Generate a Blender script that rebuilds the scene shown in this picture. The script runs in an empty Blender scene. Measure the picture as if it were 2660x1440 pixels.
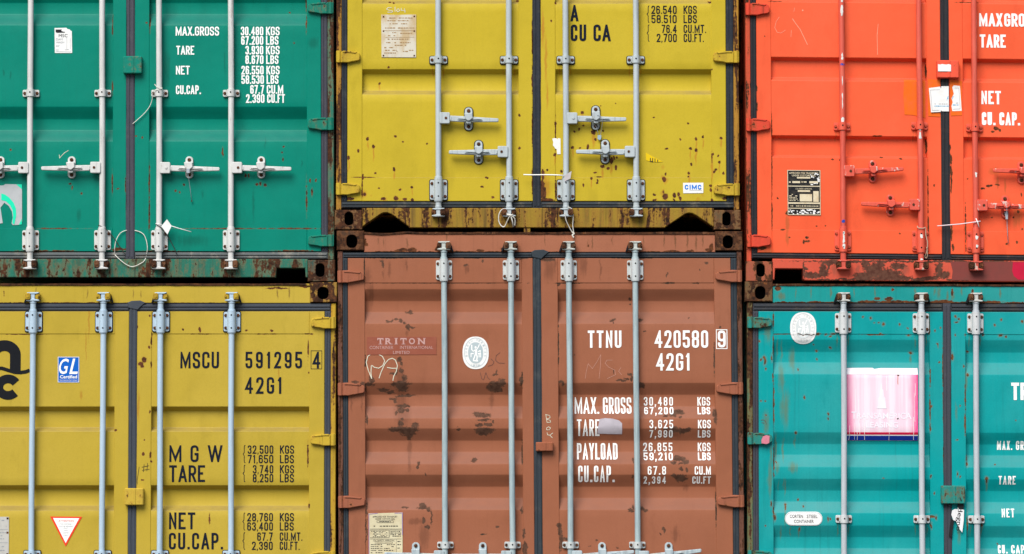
import bpy, bmesh, math, random
from mathutils import Vector, Matrix, noise as mnoise

# ------------------------------------------------------------------ camera
S = bpy.context.scene
PXM = 432.0                      # photograph pixels per metre on the door plane
DIST, CZ, EYE = 20.0, 2.62, 1.6
FOC = DIST * PXM
PITCH = math.asin((CZ - EYE) / DIST)
CAM = Vector((0.0, -DIST * math.cos(PITCH), EYE))
cd = bpy.data.cameras.new('camera'); cam = bpy.data.objects.new('camera', cd)
S.collection.objects.link(cam); S.camera = cam
cam.location = CAM
cam.rotation_euler = (math.radians(90) + PITCH, 0, 0)
cd.sensor_width = 36.0; cd.lens = 36.0 * FOC / 2660.0
cd.clip_start = 0.5; cd.clip_end = 3000

# ------------------------------------------------------------------ sky and sun (bright overcast, light from the upper left)
SUN_DIR = Vector((-0.30, -0.75, 0.84)).normalized()
W = bpy.data.worlds.new("World"); S.world = W; W.use_nodes = True
wn = W.node_tree.nodes; wl = W.node_tree.links
sky = wn.new('ShaderNodeTexSky'); sky.sky_type = 'NISHITA'; sky.sun_disc = False
sky.sun_elevation = math.asin(SUN_DIR.z)
sky.sun_rotation = math.atan2(SUN_DIR.x, SUN_DIR.y)
sky.dust_density = 1.5; sky.air_density = 1.0; sky.ozone_density = 1.0
wl.new(sky.outputs[0], wn['Background'].inputs[0])
wn['Background'].inputs[1].default_value = 0.082
sl = bpy.data.lights.new('sun', 'SUN'); so = bpy.data.objects.new('sun', sl)
S.collection.objects.link(so)
sl.energy = 3.0; sl.angle = math.radians(38); sl.color = (1.0, 0.965, 0.915)
so.rotation_euler = (-SUN_DIR).to_track_quat('-Z', 'Y').to_euler()
S.view_settings.view_transform = 'Standard'; S.view_settings.look = 'None'
S.view_settings.exposure = 0.57; S.view_settings.gamma = 1.0
S.cycles.max_bounces = 6; S.cycles.use_denoising = True
random.seed(7)

# ------------------------------------------------------------------ photo pixels -> points of the door plane y = 0
CP, SP = math.cos(PITCH), math.sin(PITCH)
def zof(py):
    v = (720.0 - py) / FOC
    dy, dz = CP - v * SP, SP + v * CP
    return CAM.z + dz * (-CAM.y / dy)
def xof(px, py):
    v = (720.0 - py) / FOC
    return (px - 1330.0) / FOC * (-CAM.y / (CP - v * SP))
def M(d): return d / PXM

class Frame:
    """one container's own grid: photo pixels to metres, with the small lean and tilt of that container"""
    def __init__(s, yr, a=0.0, b=0.0, xr=1330):
        s.yr, s.a, s.b, s.xr = yr, a, b, xr
        s.zr = zof(yr); s.panels = []; s.rec = []; s.rails = (-1e4, 1e4); s.REC = REC
    def P(s, x, y, d=0.0):
        z = zof(y + s.b * (x - s.xr))
        return Vector((xof(x, s.yr) + s.a * (s.zr - z), d, z))
    def dent(s, x, y):
        """shallow dents of the pressed sheet, nil at the panel's edges"""
        for (x0, x1) in s.panels:
            if x0 <= x <= x1 and s.rails[0] < y < s.rails[1]:
                e = min(1.0, min(x - x0, x1 - x) / 45, min(y - s.rails[0], s.rails[1] - y) / 40)
                return e * (.0030 * mnoise.noise(Vector((x * .0075, y * .0085, s.yr + s.xr * .1))) + .0012 * mnoise.noise(Vector((x * .019, y * .016, 3.7 + s.a))))
        return 0.0
    def depth(s, x, y):
        for (x0, x1) in s.panels:
            if x0 <= x <= x1 and s.rails[0] < y < s.rails[1]:
                d = s.dent(x, y)
                for (a0, a1, b0, b1) in s.rec:
                    if a0 < y < b1:
                        q = 1.0 if a1 <= y <= b0 else (y - a0) / (a1 - a0) if y < a1 else (b1 - y) / (b1 - b0)
                        return d + .0035 + (s.REC - .0035) * q
                return d + .0035 * min(1, (y - s.rails[0]) / 3, (s.rails[1] - y) / 3)
        return 0.0
    def breaks(s, lo=-9e9, hi=9e9):
        L = {v for r in s.rec for v in r} | {s.rails[0] + .01, s.rails[0] + 3, s.rails[1] - 3, s.rails[1] - .01}
        if lo > -9e9: L |= {lo - lo % 24 + 24 * k for k in range(1, int((hi - lo) // 24) + 2)}
        return sorted(v for v in L if lo < v < hi)
REC = 0.042

# ------------------------------------------------------------------ node helpers
class NT:
    def __init__(s, name):
        s.m = bpy.data.materials.new(name); s.m.use_nodes = True
        s.t = s.m.node_tree; s.n = s.t.nodes; s.l = s.t.links
        s.b = s.n['Principled BSDF']
        s.co = s.n.new('ShaderNodeTexCoord').outputs['Object']
    def put(s, sock, v):
        if v is None: return
        if hasattr(v, 'is_output'): s.l.new(v, sock)
        elif isinstance(v, (tuple, list)) and len(v) == 3 and sock.type == 'RGBA': sock.default_value = (*v, 1)
        else: sock.default_value = v
    def math(s, op, a, b=None, c=None, clamp=False):
        n = s.n.new('ShaderNodeMath'); n.operation = op; n.use_clamp = clamp
        for i, v in enumerate((a, b, c)): s.put(n.inputs[i], v)
        return n.outputs[0]
    def vec(s, op, a, b=None, c=None):
        n = s.n.new('ShaderNodeVectorMath'); n.operation = op
        for i, v in enumerate((a, b, c)): s.put(n.inputs[i], v)
        return n.outputs[1] if op in ('LENGTH', 'DISTANCE') else n.outputs[0]
    def noise(s, vec, scale, detail=3, rough=0.55, out=0):
        n = s.n.new('ShaderNodeTexNoise'); s.put(n.inputs['Vector'], vec)
        n.inputs['Scale'].default_value = scale; n.inputs['Detail'].default_value = detail
        n.inputs['Roughness'].default_value = rough
        return n.outputs[out]
    def step(s, v, lo, hi, a=0.0, b=1.0):
        n = s.n.new('ShaderNodeMapRange'); n.interpolation_type = 'SMOOTHSTEP'
        s.put(n.inputs[0], v)
        for i, q in enumerate((lo, hi, a, b)): s.put(n.inputs[i + 1], q)
        return n.outputs[0]
    def mix(s, f, a, b, mode='MIX'):
        n = s.n.new('ShaderNodeMix'); n.data_type = 'RGBA'; n.blend_type = mode
        s.put(n.inputs[0], f); s.put(n.inputs[6], a); s.put(n.inputs[7], b)
        return n.outputs[2]
    def sep(s, v):
        n = s.n.new('ShaderNodeSeparateXYZ'); s.put(n.inputs[0], v); return n.outputs
    def bump(s, h, strength, dist):
        n = s.n.new('ShaderNodeBump'); s.put(n.inputs['Height'], h)
        n.inputs['Strength'].default_value = strength; n.inputs['Distance'].default_value = dist
        s.l.new(n.outputs[0], s.b.inputs['Normal'])
    def scaled(s, v): return s.vec('MULTIPLY', s.co, v)
    def blobs(s, coord, L):
        """distance (1 = the edge) to the nearest of a list of ellipses (x, z, rx, rz)"""
        d = None
        for (x, z, rx, rz) in L:
            q = s.vec('MULTIPLY_ADD', coord, (1 / rx, 0, 1 / rz), (-x / rx, 0, -z / rz))
            q = s.vec('LENGTH', q)
            d = q if d is None else s.math('MINIMUM', d, q)
        return d
    def end(s, col, rough=0.5, metal=0.0, spec=0.11):
        s.put(s.b.inputs['Base Color'], col); s.put(s.b.inputs['Roughness'], rough)
        s.put(s.b.inputs['Metallic'], metal); s.put(s.b.inputs['Specular IOR Level'], spec)
        return s.m

RUST_D, RUST_M, RUST_L = (0.026, 0.013, 0.008), (0.075, 0.030, 0.014), (0.24, 0.085, 0.022)

RUST_PALE = ((0.050, 0.020, 0.011), (0.125, 0.044, 0.017), (0.30, 0.10, 0.025))
RUST_SOFT = ((0.075, 0.034, 0.013), (0.15, 0.065, 0.022), (0.26, 0.12, 0.036))
RUST_BROWN = ((0.040, 0.025, 0.018), (0.078, 0.046, 0.031), (0.14, 0.068, 0.040))
def rust_colour(t, off=0.0, pal=(RUST_D, RUST_M, RUST_L)):
    n = t.noise(t.vec('ADD', t.co, (off, off, off)), 38, 5, 0.65)
    c = t.mix(t.step(n, 0.38, 0.56), pal[0], pal[1])
    return t.mix(t.step(n, 0.60, 0.76), c, pal[2])

TONE = {'green': (.78, .775, .825), 'yellow': (.80, .775, .74), 'mustard': (.92, .86, .74), 'brown': (.86, .835, .76), 'red': (.90, .84, .82), 'turquoise': (.8, .81, .81)}
def tone(name, col):
    k = TONE.get(name.split('_')[0], (1, 1, 1)); return tuple(min(.93, a * b) for a, b in zip(col, k))
def paint(name, base, fade, rust=(), stain=(), pale=(), specks=None, streak=0.25, wash=0.35, rough=0.42, stain_col=(0.10, 0.045, 0.02), speckcol=None, ragged=(0.030, 0.8, 0.36, 1.6, 0.80), pal=RUST_PALE, dust=None, soft=0.0):
    """old enamel: chalky fading in clouds, vertical rain streaks, rust patches / drips where they are on the real door, scattered rust specks"""
    base, fade = tone(name, base), tone(name, fade)
    if dust: dust = tone(name, dust[:3]) + dust[3:]
    t = NT(name)
    c = t.mix(t.step(t.noise(t.co, 1.1, 4), 0.38, 0.70, 0, wash), base, fade)
    dark = tuple(v * 0.74 for v in base)
    c = t.mix(t.step(t.noise(t.scaled((1.0, 1, 0.55)), 3.3, 5, 0.6), 0.44, 0.72, 0, 0.35), c, dark)
    st = t.noise(t.scaled((26, 3, 0.8)), 1.6, 4, 0.6)
    c = t.mix(t.step(st, 0.54, 0.78, 0, streak), c, t.mix(0.45, dark, tuple(v * 0.35 + q for v, q in zip(base, (0.02, 0.016, 0.01)))))
    c = t.mix(t.step(st, 0.44, 0.20, 0, streak * 0.55), c, fade)
    c = t.mix(t.step(t.noise(t.co, 150, 2), 0.35, 0.8, 0, 0.26), c, dark)
    c = t.mix(t.step(t.noise(t.scaled((5, 1, 1.6)), 1.0, 5, 0.7), 0.56, 0.70, 0, 0.30), c, tuple(v * 0.66 for v in base))
    c = t.mix(t.step(t.noise(t.scaled((3.5, 1, 70)), 1.3, 3, 0.6), 0.70, 0.76, 0, 0.22), c, fade)
    if dust:      # grime on ledges that face up, plus colour darkened to offset strong sunlight
        up = t.step(t.sep(t.n.new('ShaderNodeNewGeometry').outputs['True Normal'])[2], 0.2, 0.6)
        dn = t.step(t.noise(t.scaled((6, 1, 14)), 1.0, 4, .7), .2, .75, dust[3] * .6, dust[3] * 1.25)
        c = t.mix(t.math('MULTIPLY', up, dn), c, dust[:3])
    wob = t.vec('MULTIPLY', t.vec('SUBTRACT', t.noise(t.co, 22, 5, 0.68, 1), (0.5, 0.5, 0.5)), (ragged[0], 0, ragged[0]))
    pc = t.vec('ADD', t.co, wob)
    grit = t.noise(t.co, 75, 4, 0.7)
    if pale:
        m = t.step(t.math('ADD', t.blobs(pc, pale), t.math('MULTIPLY', t.math('SUBTRACT', grit, 0.5), 1.2)), 1.05, 0.7)
        c = t.mix(t.math('MULTIPLY', m, 0.5), c, (0.6, 0.6, 0.57))
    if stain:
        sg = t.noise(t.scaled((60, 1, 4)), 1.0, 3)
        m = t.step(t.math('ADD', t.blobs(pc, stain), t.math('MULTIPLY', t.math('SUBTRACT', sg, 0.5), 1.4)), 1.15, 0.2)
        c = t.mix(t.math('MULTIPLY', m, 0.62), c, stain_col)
    rm = None
    thin = [q for q in rust if min(q[2:]) < .0062 and max(q[2:]) > 4 * min(q[2:])]; rust = [q for q in rust if q not in thin]
    tm = None
    if thin:
        g2 = t.noise(t.co, 30, 4, 0.75)
        v = t.math('ADD', t.blobs(t.vec('ADD', t.co, t.vec('MULTIPLY', wob, (0.10, 0, 0.10))), thin), t.math('MULTIPLY', t.math('SUBTRACT', g2, 0.5), 3.4))
        tm = t.step(v, 0.95, 0.70)
        c = t.mix(t.step(v, 1.6, 0.8, 0, .35), c, t.mix(0.5, base, (0.2, 0.08, 0.03)))
    if rust:
        v = t.math('ADD', t.blobs(pc, [(x, z, rx * ragged[4], rz * ragged[4]) for x, z, rx, rz in rust]), t.math('MULTIPLY', t.math('SUBTRACT', grit, 0.5), ragged[1]))
        rm = t.step(v, 1.02 + soft, 0.86 - soft, 0, 1 - soft)
        halo = t.step(v, ragged[3], 0.9, 0, ragged[2])
        c = t.mix(halo, c, t.mix(0.5, base, (0.26, 0.09, 0.03)))
    if tm is not None: rm = tm if rm is None else t.math('MAXIMUM', rm, tm)
    if specks:
        dens, z0, z1, scale = specks
        vo = t.n.new('ShaderNodeTexVoronoi'); vo.inputs['Scale'].default_value = scale
        flat = t.vec('MULTIPLY', t.vec('ADD', t.co, t.vec('MULTIPLY', wob, (0.25, 0, 0.25))), (1, 0, 0.86))
        t.put(vo.inputs['Vector'], flat)
        cell = t.sep(vo.outputs['Color'])
        zz = t.step(t.sep(t.co)[2], z0, z1, 1, 0.12)
        big = t.math('MULTIPLY', zz, t.step(t.noise(t.co, 2.3, 2), 0.34, 0.62, 0.15, 1.0))
        r = t.math('MULTIPLY', t.math('SUBTRACT', t.math('MULTIPLY', cell[0], big), 1 - dens), 0.42 / max(dens, .05))
        dd = t.math('DIVIDE', vo.outputs['Distance'], t.math('MAXIMUM', r, 0.001))
        sm = t.step(dd, 1.05, 0.7)
        c = t.mix(t.step(dd, 2.3, 0.8, 0, 0.5), c, speckcol or (0.33, 0.12, 0.03))
        rm = sm if rm is None else t.math('MAXIMUM', rm, sm)
    if rm is not None:
        c = t.mix(rm, c, rust_colour(t, 0, pal))
        h = t.math('MULTIPLY_ADD', rm, -0.5, t.math('MULTIPLY', grit, t.math('MULTIPLY_ADD', rm, 0.6, 0.05)))
        ro = t.math('MULTIPLY_ADD', rm, 0.4, rough)
    else:
        h = t.math('MULTIPLY', grit, 0.05); ro = rough
    h = t.math('MULTIPLY_ADD', t.noise(t.co, 5.0, 2), 2.2, h)
    t.bump(h, 0.55, 0.0035)
    return t.end(c, ro)

def worn(name, base, amount=0.5, stretch=(16, 16, 3.0), dirt=0.35, tint=None, rough=0.6, streakiness=1.0):
    """frame paint eaten by rust: ragged, mostly vertical patches, streaks running down"""
    base = tone(name, base)
    t = NT(name)
    n = t.noise(t.scaled(stretch), 1.0, 5, 0.66)
    g = t.noise(t.co, 70, 4, 0.7)
    v = t.math('ADD', n, t.math('MULTIPLY', t.math('SUBTRACT', g, 0.5), 0.30))
    th = 0.68 - 0.36 * amount
    rm = t.step(v, th, th + 0.06)
    dark = tuple(q * 0.6 for q in base)
    c = t.mix(t.step(t.noise(t.scaled((30, 30, 2.2)), 1.0, 4), 0.42, 0.7, 0, dirt), base, t.mix(0.5, dark, (0.11, 0.06, 0.03)))
    c = t.mix(t.step(v, th - 0.12, th + 0.02, 0, 0.6), c, tint or t.mix(0.5, base, (0.30, 0.11, 0.03)))
    c = t.mix(rm, c, rust_colour(t, 3.1))
    s2 = t.noise(t.scaled((55, 55, 1.8)), 1.0, 3)
    c = t.mix(t.step(s2, 0.58, 0.75, 0, 0.5 * streakiness), c, RUST_D)
    t.bump(t.math('ADD', t.math('MULTIPLY', rm, -0.6), g), 0.5, 0.003)
    return t.end(c, t.math('MULTIPLY_ADD', rm, 0.25, rough))

def hardware(name, base, dirt=(0.30, 0.29, 0.26), amount=0.35, chips=None, rust=0.3, rough=0.45):
    t = NT(name)
    n = t.noise(t.scaled((30, 30, 5)), 1.0, 5, 0.65)
    c = t.mix(t.step(n, 0.45, 0.72, 0, amount), base, dirt)
    c = t.mix(t.step(t.noise(t.scaled((45, 45, 2.6)), 1.0, 4, 0.7), 0.52, 0.66, 0, amount * 1.1), c, tuple(v * 0.62 for v in base))
    c = t.mix(t.step(t.noise(t.scaled((26, 26, 7)), 1.0, 5, 0.75), 0.60, 0.68, 0, min(.75, rust * 2.0 + .12)), c, (0.22, 0.12, 0.065))
    g = t.noise(t.co, 55, 4, 0.7)
    if chips:
        m = t.step(t.math('ADD', t.noise(t.scaled((30, 30, 9)), 1, 4, .7), t.math('MULTIPLY', g, 0.25)), 0.72, 0.75)
        c = t.mix(m, c, chips)
    c = t.mix(t.step(g, 0.60, 0.72, 0, rust), c, (0.20, 0.09, 0.035))
    t.bump(g, 0.25, 0.002)
    return t.end(c, rough, 0.0, 0.45)

def rubber(name, dusty=0.25, base=(0.024, 0.031, 0.042), dust=(0.17, 0.16, 0.14)):
    t = NT(name)
    n = t.noise(t.scaled((9, 9, 9)), 1.0, 5, 0.7)
    c = t.mix(t.step(n, 0.50, 0.70, 0, dusty), base, dust)
    c = t.mix(t.step(t.noise(t.scaled((4, 4, 55)), 1.0, 4), 0.58, 0.72, 0, dusty), c, (0.09, 0.06, 0.04))
    t.bump(t.noise(t.co, 60, 3), 0.3, 0.002)
    return t.end(c, 0.6, 0.0, 0.3)

def flat(name, col, rough=0.5, mottle=0.12, dirt=None, scale=14):
    t = NT(name)
    c = t.mix(t.step(t.noise(t.co, scale, 4, .65), 0.42, 0.75, 0, mottle), col, dirt or tuple(v * 0.45 for v in col))
    return t.end(c, rough)

# ------------------------------------------------------------------ mesh builder
def offset_poly(pts, d):
    """pull a closed outline (2-D) inwards by d"""
    n = len(pts); area = sum(pts[i][0] * pts[(i + 1) % n][1] - pts[(i + 1) % n][0] * pts[i][1] for i in range(n))
    sg = 1 if area > 0 else -1
    out = []
    for i in range(n):
        p, q, r = pts[i - 1], pts[i], pts[(i + 1) % n]
        e1 = Vector((q[0] - p[0], q[1] - p[1])); e2 = Vector((r[0] - q[0], r[1] - q[1]))
        if e1.length < 1e-9 or e2.length < 1e-9: out.append(q); continue
        e1.normalize(); e2.normalize()
        n1 = Vector((-e1.y, e1.x)) * sg; n2 = Vector((-e2.y, e2.x)) * sg
        m = n1 + n2
        if m.length < 1e-6: m = n1
        m.normalize(); k = d / max(0.35, m.dot(n1))
        out.append((q[0] + m.x * k, q[1] + m.y * k))
    return out

class MB:
    def __init__(s): s.bm = bmesh.new(); s.mats = []
    def mi(s, m):
        if m not in s.mats: s.mats.append(m)
        return s.mats.index(m)
    def face(s, vs, m, smooth=False):
        try: f = s.bm.faces.new(vs)
        except ValueError: return None
        f.material_index = s.mi(m); f.smooth = smooth; return f
    def poly(s, pts, m): return s.face([s.bm.verts.new(p) for p in pts], m)
    def prism(s, xz, y0, y1, m, bev=0.0, back=True):
        """outline in x-z (metres) from front y0 to back y1, front edge chamfered"""
        lo = []
        if bev > 0: lo.append((offset_poly(xz, bev), y0)); lo.append((xz, y0 + bev))
        else: lo.append((xz, y0))
        lo.append((xz, y1))
        V = [[s.bm.verts.new((p[0], y, p[1])) for p in L] for L, y in lo]
        n = len(xz)
        s.face(V[0], m)
        for A, B in zip(V, V[1:]):
            for i in range(n): s.face([A[i], A[(i + 1) % n], B[(i + 1) % n], B[i]], m)
        if back: s.face(V[-1][::-1], m)
    def box(s, f, x0, x1, y0, y1, d0, d1, m, bev=0.0):
        s.prism([f.P(a, b).xz[:] for a, b in ((x0, y0), (x1, y0), (x1, y1), (x0, y1))], d0, d1, m, bev)
    def pprism(s, f, pts, d0, d1, m, bev=0.0):
        s.prism([f.P(a, b).xz[:] for a, b in pts], d0, d1, m, bev)
    def tube(s, pts, r, m, seg=10, caps=True, closed=False):
        pts = [Vector(p) for p in pts]; n = len(pts)
        rs = r if isinstance(r, (list, tuple)) else [r] * n
        rings = []; up = None
        for i, p in enumerate(pts):
            a = pts[i - 1] if (i or closed) else p; b = pts[(i + 1) % n] if (i < n - 1 or closed) else p
            t = (b - a).normalized() if (b - a).length > 1e-9 else Vector((0, 0, 1))
            if up is None: up = Vector((0, -1, 0)) if abs(t.y) < 0.9 else Vector((1, 0, 0))
            u = (up - t * up.dot(t)).normalized(); up = u; w = t.cross(u)
            rings.append([s.bm.verts.new(p + (u * math.cos(k * math.tau / seg) + w * math.sin(k * math.tau / seg)) * rs[i]) for k in range(seg)])
        for A, B in zip(rings, rings[1:] + ([rings[0]] if closed else [])):
            for k in range(seg): s.face([A[k], A[(k + 1) % seg], B[(k + 1) % seg], B[k]], m, True)
        if caps and not closed: s.face(rings[0][::-1], m); s.face(rings[-1], m)
    def disc(s, f, x, y, rpx, d0, d1, m, seg=12, bev=0.001):
        c = f.P(x, y); r = M(rpx)
        s.prism([(c.x + r * math.cos(k * math.tau / seg), c.z + r * math.sin(k * math.tau / seg)) for k in range(seg)], d0, d1, m, bev)
    def build(s, name, parent, label=None, sharp=34):
        me = bpy.data.meshes.new(name)
        bmesh.ops.recalc_face_normals(s.bm, faces=s.bm.faces)
        o0 = parent['_o'] if parent is not None and '_o' in parent.keys() else (0, 0, 0)
        bmesh.ops.translate(s.bm, verts=s.bm.verts, vec=-Vector(o0))
        s.bm.to_mesh(me); s.bm.free()
        for m in s.mats: me.materials.append(m)
        me.set_sharp_from_angle(angle=math.radians(sharp))
        o = bpy.data.objects.new(name, me); S.collection.objects.link(o)
        if parent is not None: o.parent = parent; o['_o'] = tuple(o0)
        if label: o['label'] = label
        return o

def rrect(x0, x1, y0, y1, r, n=4):
    """rounded rectangle in pixels"""
    out = []
    for cx, cy, a in ((x1 - r, y1 - r, 0), (x0 + r, y1 - r, 90), (x0 + r, y0 + r, 180), (x1 - r, y0 + r, 270)):
        for k in range(n + 1):
            t = math.radians(a + 90 * k / n); out.append((cx + r * math.cos(t), cy + r * math.sin(t)))
    return out

# ------------------------------------------------------------------ stencil lettering (stroked glyphs)
F = 1
GL = {
 'A': [[(0, 0), (.5, 1), (1, 0)], [(.16, .27), (.84, .27)]],
 'B': [[(0, 0), (0, 1), (1, 1, F), (1, .52, F), (0, .52)], [(0, .52), (1, .52, F), (1, 0, F), (0, 0), (0, .1)]],
 'C': [[(1, .66), (1, 1, F), (0, 1, F), (0, 0, F), (1, 0, F), (1, .34)]],
 'D': [[(0, .5), (0, 1), (1, 1, F), (1, 0, F), (0, 0), (0, .5)]],
 'E': [[(1, 1), (0, 1), (0, 0), (1, 0)], [(0, .52), (.82, .52)]],
 'F': [[(1, 1), (0, 1), (0, 0)], [(0, .52), (.82, .52)]],
 'G': [[(1, .68), (1, 1, F), (0, 1, F), (0, 0, F), (1, 0, F), (1, .47), (.5, .47)]],
 'I': [[(.5, 0), (.5, 1)]],
 'K': [[(0, 0), (0, 1)], [(1, 1), (0, .40)], [(.32, .60), (1, 0)]],
 'L': [[(0, 1), (0, 0), (1, 0)]],
 'M': [[(0, 0), (0, 1), (.5, .12), (1, 1), (1, 0)]],
 'N': [[(0, 0), (0, 1), (1, 0), (1, 1)]],
 'O': [[(0, .5), (0, 1, F), (1, 1, F), (1, 0, F), (0, 0, F), (0, .5)]],
 'P': [[(0, 0), (0, 1), (1, 1, F), (1, .45, F), (0, .45)]],
 'R': [[(0, 0), (0, 1), (1, 1, F), (1, .46, F), (0, .46)], [(.5, .46), (1, 0)]],
 'S': [[(1, .70), (1, 1, F), (0, 1, F), (0, .54, F), (1, .46, F), (1, 0, F), (0, 0, F), (0, .30)]],
 'T': [[(0, 1), (1, 1)], [(.5, 1), (.5, 0)]],
 'U': [[(0, 1), (0, 0, F), (1, 0, F), (1, 1)]],
 'W': [[(0, 1), (.25, 0), (.5, 1), (.75, 0), (1, 1)]],
 'X': [[(0, 0), (1, 1)], [(0, 1), (1, 0)]],
 'Y': [[(0, 1), (.5, .42), (1, 1)], [(.5, .5), (.5, 0)]],
 '0': [[(0, .5), (0, 1, F), (1, 1, F), (1, 0, F), (0, 0, F), (0, .5)]],
 '1': [[(0, .80), (.7, 1), (.7, 0)]],
 '2': [[(0, .70), (0, 1, F), (1, 1, F), (1, .60, F), (0, 0), (1, 0)]],
 '3': [[(0, .74), (0, 1, F), (1, 1, F), (1, .53, F), (.35, .53)], [(.35, .53), (1, .53, F), (1, 0, F), (0, 0, F), (0, .26)]],
 '4': [[(.74, 0), (.74, 1), (0, .27), (1, .27)]],
 '5': [[(1, 1), (.03, 1), (0, .54), (1, .60, F), (1, 0, F), (0, 0, F), (0, .27)]],
 '6': [[(0, .3), (0, .58, F), (1, .58, F), (1, 0, F), (0, 0, F), (0, .3)], [(0, .3), (0, 1, F), (1, 1, F), (1, .74)]],
 '7': [[(0, 1), (1, 1), (.32, 0)]],
 '8': [[(.5, .53), (0, .53, F), (0, 1, F), (1, 1, F), (1, .53, F), (.5, .53)], [(.5, .53), (0, .53, F), (0, 0, F), (1, 0, F), (1, .53, F), (.5, .53)]],
 '9': [[(1, .7), (1, .42, F), (0, .42, F), (0, 1, F), (1, 1, F), (1, .7)], [(1, .7), (1, 0, F), (0, 0, F), (0, .26)]],
 '.': [], ',': [], ' ': [],
}
WID = {'M': 1.4, 'W': 1.6, 'I': .42, '1': .62, ' ': .55, 'F': .92, 'L': .92, 'E': .95, '4': 1.08, 'A': 1.12, 'Y': 1.1}

def fillet(p, R):
    out = []
    for i, q in enumerate(p):
        if len(q) > 2 and 0 < i < len(p) - 1:
            a, b, c = Vector(p[i - 1][:2]), Vector(q[:2]), Vector(p[i + 1][:2])
            la, lc = (a - b).length, (c - b).length
            r = min(R, la * (.5 if len(p[i - 1]) > 2 else 1), lc * (.5 if len(p[i + 1]) > 2 else 1))
            ua, uc = (a - b).normalized(), (c - b).normalized()
            ang = ua.angle(uc); d = r
            for k in range(7):
                t = k / 6
                out.append(tuple((b + ua * d) * (1 - t) ** 2 + b * 2 * t * (1 - t) * 1.0 + (b + uc * d) * t ** 2))
        else: out.append(tuple(q[:2]))
    res = [out[0]]
    for q in out[1:]:
        if (Vector(q) - Vector(res[-1])).length > 1e-6: res.append(q)
    return res

def ribbon(path, t):
    """left and right rims of a stroke of width t along a 2-D path"""
    P2 = [Vector(p) for p in path]; n = len(P2); closed = (P2[0] - P2[-1]).length < 1e-6
    L, Rr = [], []
    for i in range(n):
        if closed and i in (0, n - 1): e1 = (P2[-1] - P2[-2]).normalized(); e2 = (P2[1] - P2[0]).normalized()
        else:
            e1 = (P2[i] - P2[i - 1]).normalized() if i else (P2[1] - P2[0]).normalized()
            e2 = (P2[i + 1] - P2[i]).normalized() if i < n - 1 else e1
        n1, n2 = Vector((-e1.y, e1.x)), Vector((-e2.y, e2.x)); m = n1 + n2
        if m.length < 1e-4: m = n1
        m.normalize(); k = t / 2 / max(0.22, m.dot(n1))
        L.append(P2[i] + m * k); Rr.append(P2[i] - m * k)
    return L, Rr

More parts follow.
